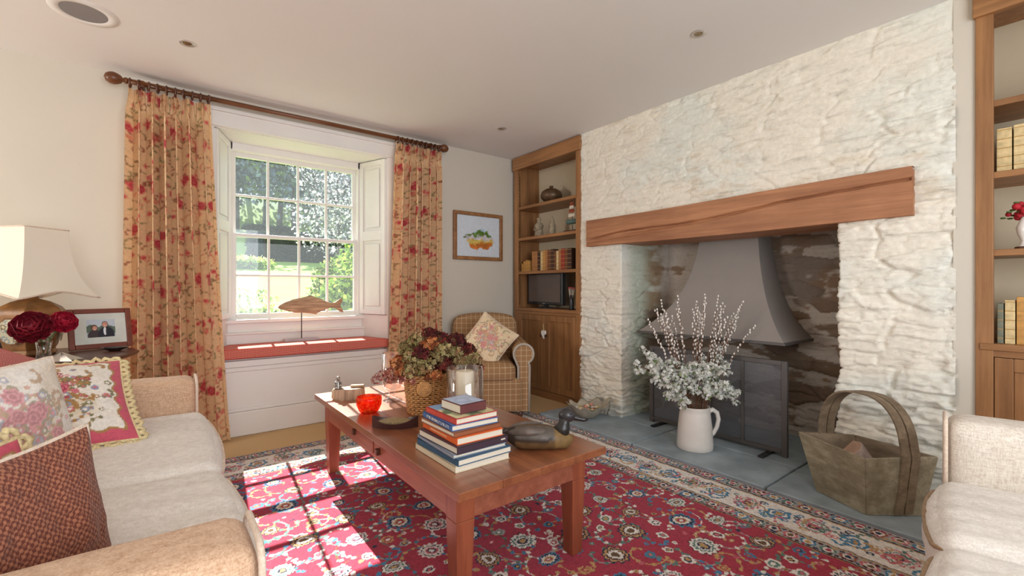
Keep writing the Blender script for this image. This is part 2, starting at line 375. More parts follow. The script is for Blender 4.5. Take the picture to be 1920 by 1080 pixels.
m.b2((XF+.045, 2.86, 0), (3.75, 2.885, ZC)); m.b2((XF+.0, .355, 0), (3.75, .43, ZC)); m.b2((XF+.05, .40, ZL+.3), (3.7, 2.88, ZL+.34))
m.b2((3.42, 2.885, 0), (3.72, YW, ZC)); m.b2((3.42, -2, 0), (3.72, .36, ZC)); m.b2((XF, -2, 0), (3.5, -1.3, ZC))
m.b2((3.4, .42, ZL+.1), (3.75, OY0-.04, ZL+.3)); m.b2((XF+.05, .42, 0), (3.7, OY0-.05, ZL+.3)); m.b2((XF+.05, OY1+.05, 0), (3.7, 2.87, ZL+.3))
struct(m.build('wall_right', M['wall']))
# slate hearth flags
m = MB(); ys = [-.2, .42, 1.10, 1.98, 2.62, 2.96]
for i, (a, b) in enumerate(zip(ys, ys[1:])):
    m.b2((2.575, a+.006, .0), (3.03 if a < .5 else 3.0, b-.006, .025))
    if i in (1, 2, 3): m.b2((3.012, max(a, .8)+.006, 0), (3.66, min(b, 2.5)-.006, .024))
struct(m.build('floor', M['slate'], bev=.006))
# plaster mouldings, window boards
m = MB(); ya = YW-.028
m.b2((WX0-.11, ya+.001, .0), (WX0, YW+.01, ZT-.0005)); m.b2((WX1, ya+.001, .0), (WX1+.09, YW+.01, ZT-.0005)); m.b2((WX0-.11, ya, ZT), (WX1+.09, YW+.01, ZT+.11))
m.b2((WX0-.13, ya-.02, ZT+.108), (WX1+.11, YW+.009, ZT+.135)); m.b2((WX0-.02, ya-.01, ZT+.002), (WX1+.02, ya+.005, ZT+.018))
struct(m.build('trim_1', M['white'], bev=.003))
m = MB(); m.b2((WX0, YW-.012, 0), (WX1, YW+.02, ZS)); m.b2((WX0, YW-.03, ZS-.05), (WX1, YW+.02, ZS)); m.b2((WX0, YW-.021, ZS-.085), (WX1, YW, ZS-.05))
m.b2((WX0, YW-.035, 0), (WX1, YW, .18)); m.b2((WX0, YW-.027, .18), (WX1, YW, .205))
struct(m.build('baseboard_back', M['white'], bev=.008))
m = MB(); m.b2((XL, YW-.02, 0), (WX0-.11, YW+.01, .17)); m.b2((WX1+.09, YW-.02, 0), (XF, YW+.01, .17))
struct(m.build('baseboard_back', M['white'], bev=.006))

# window: splayed shutters, panelling and a four-by-four sash
win = struct(thing('window_1', (0, 0, 0), None, None))
m = MB(); m.b2((WX0, YW, ZS), (WX1, YG+.1, ZS+.012)); m.build('window_board', M['white'], win)
m = MB()
xl, xr = .416, 1.487
m.b2((xl-.1, YG, ZS), (xr+.1, YG+.03, .845)); m.b2((xl-.1, YG-.035, .815), (xr+.1, YG, .845)); m.b2((xl-.1, YG-.03, ZS), (xr+.1, YG, .735)); m.b2((xl-.1, YG-.045, .725), (xr+.1, YG, .742))
m.build('back_panel', M['white'], win, bev=.005)
m = MB(); m.b2((xl, YG, .83), (xl+.035, YG+.14, ZT+.02)); m.b2((xr-.035, YG, .83), (xr, YG+.14, ZT+.02)); m.b2((xl, YG, 2.21), (xr, YG+.14, ZT+.02)); m.b2((xl, YG+.01, .83), (xr, YG+.16, .86))
m.b2((xl-.2, YG+.06, ZS), (xl+.01, YG+.2, ZC)); m.b2((xr-.01, YG+.06, ZS), (xr+.2, YG+.2, ZC)); m.b2((xl-.2, YG+.06, 2.26), (xr+.2, YG+.2, ZC)); m.b2((xl-.2, YG+.1, 0), (xr+.2, YG+.2, .84))
m.build('window_frame', M['white'], win, bev=.004)
m = MB(); m.b2((WX0-.02, YW, ZT-.004), (WX1+.02, YG+.02, ZT+.01)); m.build('soffit', M['white'], win)
for xa_, xb_ in ((xl-.07, xl+.004), (xr-.004, xr+.07)): MB().b2((xa_, YG-.006, .83), (xb_, YG+.055, ZT+.03)).build('frame_bead', M['white'], win)
def sash(z0, z1, y, nr):
    x0, x1 = xl+.032, xr-.032; s = MB(); st = .03
    s.b2((x0, y, z0), (x0+st, y+.035, z1)); s.b2((x1-st, y, z0), (x1, y+.035, z1))
    bt = .045 if z0 < 1 else .028; tp = .028 if z0 < 1 else .04
    s.b2((x0+st, y, z0), (x1-st, y+.035, z0+bt)); s.b2((x0+st, y, z1-tp), (x1-st, y+.035, z1))
    gx0, gx1, gz0, gz1 = x0+st, x1-st, z0+bt, z1-tp
    for i in (1, 2, 3): x = gx0+(gx1-gx0)*i/4; s.b2((x-.009, y+.002, gz0), (x+.009, y+.033, gz1))
    for i in range(1, nr): z = gz0+(gz1-gz0)*i/nr; s.b2((gx0, y+.003, z-.009), (gx1, y+.032, z+.009))
    o = s.build('sash', M['white'], win, bev=.003)
    MB().b2((gx0, y+.016, gz0), (gx1, y+.019, gz1)).build('glass_pane', M['pane'], o)
sash(.845, 1.545, YG+.03, 2); sash(1.52, 2.215, YG+.07, 2)
def shutter(xa, ya_, xb, yb, name, z0, z1, ps):
    d = Vector((xb-xa, yb-ya_, 0)); L = d.length; d.normalize(); n = Vector((-d.y, d.x, 0));
    if n.x*(.95-xa) < 0: n = -n
    def W(s_, o, z): q = Vector((xa, ya_, 0))+d*s_+n*o; return (q.x, q.y, z)
    s = MB()
    def slab(s0, s1, o0, o1, za, zb): s.quadbox([W(s0, o0, za), W(s1, o0, za), W(s1, o1, za), W(s0, o1, za)], [W(s0, o0, zb), W(s1, o0, zb), W(s1, o1, zb), W(s0, o1, zb)])
    slab(0, L, -.02, .012, z0, z1); t = .045
    slab(0, t, .012, .024, z0, z1); slab(L-t, L, .012, .024, z0, z1)
    e = [z0]+ps+[z1]
    for q in e: slab(t, L-t, .012, .024, max(z0, q-t), min(z1, q+t))
    for qa, qb in zip(e, e[1:]):
        slab(t+.03, L-t-.03, .012, .020, qa+t+.03, qb-t-.03)
    return s.build(name, M['white'], win, bev=.004)
shutter(WX0, YW, xl, YG, 'shutter', .86, ZT-.01, [1.58]); shutter(WX1, YW, xr, YG, 'shutter', .86, ZT-.01, [1.58])
m = MB()
for xa, xb in ((WX0, xl), (WX1, xr)):
    sg = -1 if xa < 1 else 1
    m.quadbox([(xa, YW, ZS), (xb, YG, ZS), (xb+sg*.05, YG, ZS), (xa+sg*.05, YW, ZS)], [(xa, YW, .855), (xb, YG, .855), (xb+sg*.05, YG, .855), (xa+sg*.05, YW, .855)])
m.build('reveal_panel', M['white'], win)

# ceiling fittings
def disc_thing(name, x, y, rr, label, cat, inner, mi, group=None):
    t = thing(name, (x, y, ZC), label, cat, group=group)
    MB().lathe([(inner, -.001), (inner+.003, -.004), (rr-.003, -.004), (rr, 0)], 48, cap=False).build('rim', M['chromeish'] if name != 'ceiling_speaker' else M['ceil'], t, smooth=True)
    MB().lathe([(0.0001, -.002), (inner, -.003), (inner, 0), (.0001, 0)], 40).build('grille' if name == 'ceiling_speaker' else 'reflector', mi, t)
    return t
M['chromeish'] = plain('satin_steel', (.62, .6, .57), .35, .6); M['grille'] = plain('grey_mesh', srgb(138, 134, 134), .8, nz=.02)
M['lampglow'] = plain('downlight_reflector', srgb(150, 130, 100), .3, .8, nz=.3, sc=60)
disc_thing('ceiling_speaker', -.312, 3.161-.01, .135, 'round grey ceiling speaker above the sofa corner', 'speaker', .092, M['grille'])
disc_thing('downlight', .116, 3.187, .04, 'small recessed downlight in the ceiling above the left curtain', 'ceiling light', .022, M['lampglow'], 'recessed downlights')
disc_thing('downlight', 2.336, 1.347, .042, 'small recessed downlight in the ceiling above the fireplace beam', 'ceiling light', .022, M['lampglow'], 'recessed downlights')
disc_thing('downlight', 2.36, 3.206, .042, 'small recessed downlight in the ceiling near the corner with the armchair', 'ceiling light', .022, M['lampglow'], 'recessed downlights')

# ------------------------------------------------------------------ fireplace beam, hood, screen
ny, nz_ = 440, 60; y = np.linspace(2.775, .57, ny); 
def beamface():
    prof = [];
    # around the section: bottom back -> bottom front -> top front -> top back
    s = []
    for k in np.linspace(0, 1, 14): s.append((3.34-(3.34-2.975)*k, 0))
    for k in np.linspace(0, 1, 60)[1:]: s.append((2.975, k))
    for k in np.linspace(0, 1, 14)[1:]: s.append((2.975+.365*k, 1))
    s = np.array(s); Yg, _ = np.meshgrid(y, s[:, 0], indexing='ij'); xs = s[:, 0][None]+0*Yg; v = s[:, 1][None]+0*Yg
    zb = 1.462+.004*np.sin(Yg*3); zt = 1.695+.006*np.sin(Yg*2.2)+.012*(2.775-Yg)/2.2; Z = zb+(zt-zb)*v
    u = (2.775-Yg)/2.2; n = fbm(Yg*5, v*3, o=3, seed=2)
    cr = .22+.95*u*(1-.25*u)*.75+.09*np.sin(u*9)*(1-u)+.05*(n-.5); d1 = np.abs(v-cr); cr2 = .05+.85*u+.08*np.sin(u*7+1)+.04*(n-.5)
    g = np.exp(-(d1/.022)**2)*sstep(0, .05, u)*(.4+.9*fbm(Yg*7, v*0, o=2, seed=5))
    g2 = np.exp(-(np.abs(v-cr2-.03)/.014)**2)*sstep(.15, .3, u)*sstep(.75, .5, u)
    g3 = np.exp(-(np.abs(v-(.12+.25*u*1.8))/.012)**2)*sstep(.5, .2, u)
    gg = (g*.034+g2*.014+g3*.01)*(xs < 2.98)
    X = xs+gg+(fbm(Yg*6, v*4, o=3, seed=8)-.5)*.006*(xs < 3.3); return np.stack([X, Yg, Z], -1)
mb = MB(); bm_ = thing('fireplace_beam', (0, 0, 0), 'long cracked oak beam spanning the top of the stone fireplace', 'beam')
grid_mesh('beam_face', beamface(), M['beam'], bm_)
MB().b2((2.983, .5705, 1.468), (3.33, .575, 1.70)).build('beam_end', M['beam'], bm_); MB().b2((2.983, 2.770, 1.468), (3.33, 2.7745, 1.69)).build('beam_end', M['beam'], bm_)

hood = thing('chimney_hood', (3.4, 1.8, .745), 'grey flared metal hood hanging over the hearth inside the fireplace', 'chimney hood')
def hoodmesh():
    n = 28; m_ = MB(); ring = []
    for i in range(n+1):
        k = i/n; z = k*.98; e = math.exp(-k*3.1); wv = .20+.36*e-.012*(1-e); dv = .10+.14*e
        cy = -.07*(1-e)-.0; hy = wv; xb = .25; ring.append([(xb-2*dv, cy+hy, z), (xb-2*dv, cy-hy, z), (xb, cy-hy, z), (xb, cy+hy, z)])
    vs = [q for r_ in ring for q in r_]; fs = [(i*4+k, i*4+(k+1) % 4, i*4+4+(k+1) % 4, i*4+4+k) for i in range(n) for k in range(4)]
    m_.add(vs, fs); return m_
hoodmesh().build('hood_body', M['hood'], hood, ang=40)
MB().b2((-.24, -.57, -.02), (.25, .57, 0)).build('hood_rim', M['iron'], hood, bev=.004)

scr = thing('fire_screen', (3.13, 1.71, .025), 'black framed mesh fire screen standing in the hearth opening', 'fire screen')
M['mesh'] = None
mm_, t_, p_ = nt('wire_mesh'); v_ = coord(t_); p_.inputs['Base Color'].default_value = (*srgb(120, 122, 128), 1); p_.inputs['Metallic'].default_value = .4; p_.inputs['Roughness'].default_value = .55
ck = N(t_, 'ShaderNodeTexNoise'); ck.inputs['Scale'].default_value = 900; t_.links.new(v_, ck.inputs['Vector'])
lt = N(t_, 'ShaderNodeMath', operation='GREATER_THAN'); t_.links.new(ck.outputs['Fac'], lt.inputs[0]); lt.inputs[1].default_value = .52; t_.links.new(lt.outputs[0], p_.inputs['Alpha']); M['mesh'] = mm_
m = MB(); m.b2((-.012, -.51, 0), (.012, -.475, .61)); m.b2((-.012, .475, 0), (.012, .51, .61)); m.b2((-.012, -.475, .58), (.012, .475, .61)); m.b2((-.012, -.475, .02), (.012, .475, .045))
m.build('frame', M['iron'], scr, bev=.003)
m = MB()
for yy in (-.235, 0, .235): m.b2((-.016, yy-.008, .045), (-.004, yy+.008, .58))
m.build('centre_bar', M['iron'], scr)
MB().b2((-.003, -.475, .045), (0, .475, .58)).build('mesh_panel', M['mesh'], scr)
for yy in (-.40, .40):
    MB().b2((-.13, yy-.018, 0), (.05, yy+.018, .012)).build('foot', M['black'], scr, bev=.003)

# ------------------------------------------------------------------ painted patterns
class Canvas:
    def __init__(s, W, H, res, base): s.W, s.H, s.res = W, H, res; s.n, s.m = int(W/res)+1, int(H/res)+1; s.a = np.ones((s.n, s.m, 3))*np.array(base); s.X, s.Y = np.meshgrid(np.linspace(0, W, s.n), np.linspace(0, H, s.m), indexing='ij')
    def win(s, x, y, r):
        i0, i1 = max(0, int((x-r)/s.res)), min(s.n, int((x+r)/s.res)+2); j0, j1 = max(0, int((y-r)/s.res)), min(s.m, int((y+r)/s.res)+2)
        return slice(i0, max(i0, i1)), slice(j0, max(j0, j1))
    def put(s, sl, mask, col): s.a[sl] = s.a[sl]*(1-mask[..., None])+np.array(col)*mask[..., None]
    def rosette(s, x, y, r, cols, n=8, rot=0, sq=1.0):
        sl = s.win(x, y, r*1.1); dx, dy = (s.X[sl]-x), (s.Y[sl]-y)*sq
        if dx.size == 0: return
        d = np.hypot(dx, dy); th = np.arctan2(dy, dx)+rot; lobe = .80+.2*np.abs(np.cos(n*th/2))
        for f, c in cols:
            l = lobe if f > .3 else 1
            s.put(sl, (d < r*f*l).astype(float), c)
    def stroke(s, pts, wd, col):
        for (x, y) in pts:
            sl = s.win(x, y, wd); d = np.hypot(s.X[sl]-x, s.Y[sl]-y)
            if d.size: s.put(sl, (d < wd/2).astype(float), col)
    def scroll(s, x, y, r, a0, turn, wd, col, leaf=None, rng=random):
        k = int(r*abs(turn)/s.res*1.3)+6
        pts = [(x+r*(1-.75*i/k)*math.cos(a0+turn*i/k), y+r*(1-.75*i/k)*math.sin(a0+turn*i/k)) for i in range(k)]
        s.stroke(pts, wd, col)
        if leaf:
            for i in range(0, k, max(2, k//5)): s.rosette(pts[i][0], pts[i][1], wd*1.6, [(1, leaf)], 3, rng.random()*6)
    def speck(s, amt, seed=0): s.a = s.a*(1+amt*(fbm(s.X*160, s.Y*160, o=2, seed=seed)[..., None]-.5)*2)
def scatter(rng, W, H, dmin, n, x0=0, y0=0, P=None):
    P = P if P is not None else []; out = []
    for _ in range(n):
        x, y = x0+rng.random()*W, y0+rng.random()*H
        if all((x-a)**2+(y-b)**2 > (dmin*.5+c)**2 for a, b, c in P): P.append((x, y, dmin*.5)); out.append((x, y))
    return out

# ------------------------------------------------------------------ Persian rug
def rug():
    rng = random.Random(4); W, H = 2.80, 3.75
    RED = srgb(172, 56, 76); CREAM = srgb(236, 230, 222); NAVY = srgb(42, 52, 78); BLUE = srgb(70, 132, 168); TEAL = srgb(96, 130, 122); TAN = srgb(196, 156, 104); PINK = srgb(206, 110, 120); DK = srgb(74, 36, 40); RUST = srgb(156, 82, 62); GR = srgb(172, 171, 170); BR = srgb(110, 84, 58)
    c = Canvas(W, H, .0042, RED); D = np.minimum(np.minimum(c.X, W-c.X), np.minimum(c.Y, H-c.Y))
    def ring(a, b, col): c.a[(D >= a) & (D < b)] = col
    # field: vines, then flower heads
    P = []
    for x, y in scatter(rng, W-.9, H-.9, .075, 2600, .45, .45):
        c.scroll(x, y, rng.uniform(.06, .12), rng.random()*6.3, rng.choice([-1, 1])*rng.uniform(2.6, 4.4), .0065, rng.choice([TAN, TEAL, CREAM, GR, BR]), rng.choice([TAN, TEAL, CREAM, BLUE]), rng)
    P = []
    big = [[(1, CREAM), (.8, NAVY), (.68, CREAM), (.5, PINK), (.35, NAVY), (.2, CREAM)], [(1, DK), (.92, CREAM), (.72, TEAL), (.55, CREAM), (.4, NAVY), (.22, TAN)],
           [(1, BLUE), (.85, NAVY), (.66, CREAM), (.45, TAN), (.3, RED), (.16, CREAM)], [(1, NAVY), (.86, TAN), (.7, DK), (.55, CREAM), (.3, BR)]]
    for x, y in scatter(rng, W-1.0, H-1.0, .165, 3500, .5, .5, P): c.rosette(x, y, rng.uniform(.040, .066), rng.choice(big), rng.choice([10, 12, 14]), rng.random(), rng.choice([1, 1, 1.25]))
    for x, y in scatter(rng, W-.95, H-.95, .085, 8000, .475, .475, P):
        c.rosette(x, y, rng.uniform(.020, .034), [(1, rng.choice([CREAM, CREAM, BLUE, TAN, GR])), (.62, rng.choice([NAVY, TEAL, DK, RED])), (.36, rng.choice([CREAM, TAN, PINK]))], rng.choice([5, 6, 8]), rng.random())
    for x, y in scatter(rng, W-.95, H-.95, .046, 12000, .475, .475, P):
        c.rosette(x, y, rng.uniform(.009, .015), [(1, rng.choice([CREAM, TAN, TEAL, BLUE, NAVY, PINK])), (.4, rng.choice([RED, CREAM, NAVY]))], 5, rng.random())
    # borders
    ring(0, .43, CREAM); ring(0, .012, RED); ring(.012, .105, GR); ring(.105, .113, NAVY); ring(.113, .12, TAN); ring(.33, .336, NAVY); ring(.336, .342, TAN); ring(.342, .42, TEAL); ring(.342, .42, GR); ring(.42, .426, DK); ring(.426, .432, TAN)
    def along(dd, step, fn):
        for (L, f) in ((W, lambda t: (t, dd)), (W, lambda t: (t, H-dd)), (H, lambda t: (dd, t)), (H, lambda t: (W-dd, t))):
            n = int((L-2*dd)/step)
            for i in range(n+1): x, y = f(dd+(L-2*dd)*i/max(n, 1)); fn(x, y, i)
    def mainb(x, y, i):
        if i % 2 == 0: c.rosette(x, y, .068, [(1, PINK), (.86, CREAM), (.74, TEAL), (.6, CREAM), (.46, PINK), (.3, NAVY), (.16, TAN)], 12, .2)
        else: c.rosette(x, y, .056, [(1, BLUE), (.72, CREAM), (.5, BLUE), (.3, TAN)], 7, i)
        for k in range(3): c.scroll(x+rng.uniform(-.06, .06), y+rng.uniform(-.06, .06), .055, rng.random()*6, rng.choice([-1, 1])*3.4, .006, rng.choice([BR, GR, TAN, TEAL]), rng.choice([PINK, BLUE, TAN, TEAL]), rng)
        for k in range(5): c.rosette(x+rng.uniform(-.09, .09), y+rng.uniform(-.09, .09), .016, [(1, rng.choice([BLUE, PINK, TAN, NAVY, TEAL])), (.45, CREAM)], 5, k)
    along(.225, .15, mainb)
    def guard(x, y, i): c.rosette(x, y, .033, [(1, [RUST, TEAL, BLUE, PINK][i % 4]), (.66, CREAM), (.4, [NAVY, RED, TAN, BR][i % 4])], 6, i)
    along(.058, .072, guard); along(.381, .07, guard)
    for d_ in (.03, .085, .355, .408): along(d_, .024, lambda x, y, i: c.rosette(x, y, .009, [(1, rng.choice([DK, TAN, NAVY, RED]))], 4, i))
    # shading of the far end painted in, darker and browner than the sides
    f = sstep(H-.5, H-.2, c.Y)[..., None]*.45; c.a = c.a*(1-f)+c.a*np.array(srgb(190, 170, 160))*f
    wx = (fbm(c.X*24, c.Y*24, o=3, seed=61)-.5)*.020; wy = (fbm(c.X*24, c.Y*24, o=3, seed=62)-.5)*.020
    ii = np.clip(((c.X+wx)/c.res).astype(int), 0, c.n-1); jj = np.clip(((c.Y+wy)/c.res).astype(int), 0, c.m-1); c.a = c.a[ii, jj]
    c.speck(.32)
    h = .010+.003*(fbm(c.X*6, c.Y*6, o=3, seed=3))
    e = np.minimum(1, D/.012); Z = h*e
    return c, np.stack([c.X-.225, c.Y-.335, Z+.001], -1)
c, P = rug(); o = grid_mesh('persian_rug', P, M['rug'], None, c.a)
m_rug = o; tag(o, 'red Persian rug with cream floral border under the coffee table', 'rug')

# ------------------------------------------------------------------ curtains
def floral(W, H, seed, base, res=.0045, dens=1.0, big=.034):
    rng = random.Random(seed); c = Canvas(W, H, res, base)
    OL = srgb(156, 120, 80); BRN = srgb(168, 104, 78); RED = srgb(204, 70, 78); PK = srgb(226, 120, 116); DKR = srgb(168, 48, 60); SAL = srgb(226, 150, 118); GN = srgb(150, 138, 94)
    for x, y in scatter(rng, W, H, .065/dens, int(2600*W*H)): c.scroll(x, y, rng.uniform(.035, .07), rng.random()*6.3, rng.choice([-1, 1])*rng.uniform(2.2, 4.2), .0046, rng.choice([OL, BRN, SAL, GN, SAL]), rng.choice([OL, BRN, SAL, GN]), rng)
    ph = .33
    for k in range(int(H/ph)+1):
        for x in np.arange(0, W, .135):
            xx = x+.03*rng.uniform(-1, 1)+(k % 2)*.07; yy = k*ph+.1+rng.uniform(-.09, .09)
            for q in range(7): c.rosette(xx+rng.gauss(0, .028), yy+rng.gauss(0, .03), rng.uniform(.012, .02), [(1, rng.choice([PK, SAL, OL])), (.5, rng.choice([RED, SAL]))], 5, q)
            c.rosette(xx, yy, rng.uniform(.7, 1)*big, [(1, PK), (.8, RED), (.55, DKR), (.42, PK), (.25, RED)], 7, rng.random()*3, .85)
            c.rosette(xx+.03, yy+.16, big*.55, [(1, SAL), (.7, PK), (.4, RED)], 6, rng.random()*3)
    wx = (fbm(c.X*40, c.Y*40, o=2, seed=71)-.5)*.012; wy = (fbm(c.X*40, c.Y*40, o=2, seed=72)-.5)*.012
    ii = np.clip(((c.X+wx)/c.res).astype(int), 0, c.n-1); jj = np.clip(((c.Y+wy)/c.res).astype(int), 0, c.m-1); c.a = c.a[ii, jj]
    for _ in range(1): c.a[1:-1, 1:-1] = (c.a[1:-1, 1:-1]*2+c.a[:-2, 1:-1]+c.a[2:, 1:-1]+c.a[1:-1, :-2]+c.a[1:-1, 2:])/6
    c.speck(.14); return c
def curtain(name, xt0, xt1, xb0, xb1, zt, zb, nf, seed, label, inner):
    t = thing(name, ((xt0+xt1)/2, 3.82, 0), label, 'curtain', group=None); W, H = 1.35, zt-zb
    c = floral(W, H, seed, srgb(240, 204, 160)); u = c.X/W; v = c.Y/H; z = zb+v*H; rng = random.Random(seed)
    x0 = xb0+(xt0-xb0)*v**.8; x1 = xb1+(xt1-xb1)*v**.8
    ph = nf*2*PI*u+1.1*np.sin(u*5+seed)+.35*np.sin(u*13)
    top = sstep(.93, .985, v); bot = sstep(.35, 0, v)
    A = .072*(1-.55*top)*(1-.15*bot)*(.75+.4*np.sin(u*9+seed)**2)
    y = A*np.sin(ph)+.008*np.sin(ph*3)*top+.012*(fbm(u*9, v*3, o=3, seed=seed)-.5)
    pin = np.exp(-((v-.955)/.018)**2)*.012*np.cos(ph*1.0); y = y*(1-.45*np.exp(-((v-.95)/.02)**2))+.012*top*np.cos(ph*4)
    uu = u+.0*pin
    x = x0+(x1-x0)*uu+.012*np.sin(2*ph)*(1-top)+.004*np.sin(ph*4)*top
    fl = sstep(.86, 1, u) if inner > 0 else sstep(.14, 0, u)   # leading edge laid flat towards the window
    x = x+inner*fl*.012*(1-v); y = y*(1-.5*fl)
    P = np.stack([x-(xt0+xt1)/2, y-.02*fl, z], -1)
    grid_mesh('fabric', P, M['curtain'], t, c.a)
    return t
curtain('curtain', -.17, .275, -.20, .385, 2.392, .012, 6.5, 11, 'floral curtain hanging left of the window behind the sofa arm', 1)
curtain('curtain', 1.635, 2.09, 1.555, 2.09, 2.392, .012, 6.5, 23, 'floral curtain hanging right of the window behind the armchair', -1)
pl = thing('curtain_pole', (.94, 3.80, 2.425), 'long wooden curtain pole with rings and ball finials above the window', 'curtain pole')
MB().tube([(-1.13, 0, 0), (1.13, 0, 0)], .0165, 16).build('pole', M['pole'], pl, smooth=True)
for s_ in (-1, 1):
    f = MB(); pr = [(.017, 0), (.024, .006), (.024, .014), (.017, .02), (.014, .028), (.03, .038), (.042, .06), (.046, .078), (.042, .1), (.028, .12), (.0001, .13)]
    tmp = MB().lathe([(a*.82, b*.9) for a, b in pr], 24); f.add([(s_*(1.11+z), y, x) for x, y, z in tmp.v], tmp.f); f.build('finial', M['pole'], pl, smooth=True)
    MB().b2((s_*1.04-.012, -.01, -.02), (s_*1.04+.012, .125, .02)).build('bracket', M['pole'], pl, bev=.004)
for xs in (np.linspace(-.16, .26, 10), np.linspace(1.655, 2.07, 10)):
    for x in xs:
        a = random.Random(x).uniform(-.3, .3); cx = x-.94
        MB().tube([(cx+.027*math.sin(k*2*PI/20)*math.sin(a), .027*math.sin(k*2*PI/20)*math.cos(a), .027*math.cos(k*2*PI/20)-.009) for k in range(20)], .0058, 6, closed=True).build('ring', M['mahog'], pl, smooth=True)

# seat cushion and fish on the window seat
sc_ = thing('window_seat_cushion', (.95, 4.03, ZS+.012), 'long red gingham cushion on the window seat', 'cushion')
M['gingham'] = lines_mat('red_gingham', srgb(228, 176, 160), srgb(206, 96, 80), .009, .5, srgb(180, 52, 46))
def sp(p):
    p = p.copy(); yy = np.clip((p[:, 1]+.16)/.33, 0, 1); p[:, 0] *= 1-.085*yy*2*.92; return p
MB().rbox((0, -.005, .042), (1.30, .34, .078), .016, 20, (0, .0, .006), fn=sp).build('cushion_body', M['gingham'], sc_, smooth=True)
zc = ZS+.012+.087
fi = thing('fish_sculpture', (.925, 4.07, zc), 'carved wooden fish on a metal rod on the window seat', 'sculpture')
M['driftwood'] = wood('striped_driftwood', srgb(104, 70, 48), srgb(216, 184, 146), 0, 3.4, .8, bmp=.002)
prof = [(-.25, 0), (-.235, .018), (-.2, .04), (-.14, .062), (-.07, .075), (-.035, .085), (.0, .095), (.04, .08), (.08, .066), (.13, .04), (.17, .026), (.2, .034), (.24, .062), (.262, .07), (.258, .03), (.24, .008), (.262, -.03), (.27, -.06), (.24, -.048), (.2, -.018), (.16, -.012), (.1, -.038), (.06, -.052), (.045, -.068), (.01, -.06), (-.05, -.052), (-.12, -.048), (-.19, -.03), (-.235, -.014)]
m = MB(); n = len(prof); k_ = 7; vs = []
for i in range(k_):
    a = -1+2*i/(k_-1); sc2 = math.sqrt(max(0, 1-a*a))*.28+.72 if abs(a) < 1 else .72
    vs += [(x*(.97 if abs(a) == 1 else 1), a*.016, .03+(z-.01)*sc2+.01) for x, z in prof]
fs = [(i*n+q, (i+1)*n+q, (i+1)*n+(q+1) % n, i*n+(q+1) % n) for i in range(k_-1) for q in range(n)]
from mathutils.geometry import tessellate_polygon
tri = tessellate_polygon([[Vector((x, z, 0)) for x, z in prof]])
for b_ in (0, (k_-1)*n): fs += [tuple(q+b_ for q in (t3 if b_ else t3[::-1])) for t3 in tri]
m.add(vs, fs); ob = m.build('fish_body', M['driftwood'], fi); ob.location = (.07, 0, .255)
MB().tube([(0, 0, .02), (0, 0, .24)], .004, 8).build('rod', M['black'], fi, smooth=True)
MB().b2((-.135, -.035, 0), (.135, .035, .022)).build('base', plain('pale_grey_stone', srgb(176, 166, 168), .5), fi, bev=.004)

# picture on the wall
def landscape(c):
    x, y = c.X/c.W, c.Y/c.H; wp = .05*(fbm(x*8, y*8, o=3, seed=1)-.5)
    d = np.hypot((x-.52)/.36, (y-.42+wp)/.25)+.75*(fbm(x*9, y*12, o=4, seed=6)-.5)
    body = sstep(1.0, .85, d); band = y+wp+.22*(fbm(x*14+3, y*20, o=3, seed=21)-.5)
    cc = np.array(srgb(226, 200, 140))*np.ones(c.a.shape)
    for lo, hi, q in ((.0, .36, srgb(206, 120, 50)), (.33, .42, srgb(214, 188, 96)), (.42, .52, srgb(200, 196, 206)), (.5, .64, srgb(92, 124, 46)), (.64, .9, srgb(170, 200, 222))):
        k = sstep(lo-.02, lo+.02, band)*sstep(hi+.02, hi-.02, band); cc = cc*(1-k[..., None])+np.array(q)*k[..., None]
    nz2 = fbm(x*22, y*26, o=3, seed=9); cc = cc*(.55+.9*nz2[..., None]); c.a = c.a*(1-body[..., None])+np.clip(cc, 0, 1)*body[..., None]
pic = thing('framed_picture', (2.585, YW, 1.63), 'framed watercolour landscape hanging between curtain and bookcase', 'picture')
c = Canvas(.53, .42, .0045, srgb(214, 222, 230)); landscape(c)
grid_mesh('painting', np.stack([c.X-.265, 0*c.X-.012, c.Y-.21], -1), M['vplain'], pic, c.a)
m = MB()
for a, b in (((-.302, -.03, -.245), (-.262, 0, .245)), ((.262, -.03, -.245), (.302, 0, .245)), ((-.262, -.03, -.245), (.262, 0, -.207)), ((-.262, -.03, .207), (.262, 0, .245))): m.b2(a, b)
m.build('frame', M['oak_h'], pic, bev=.008)

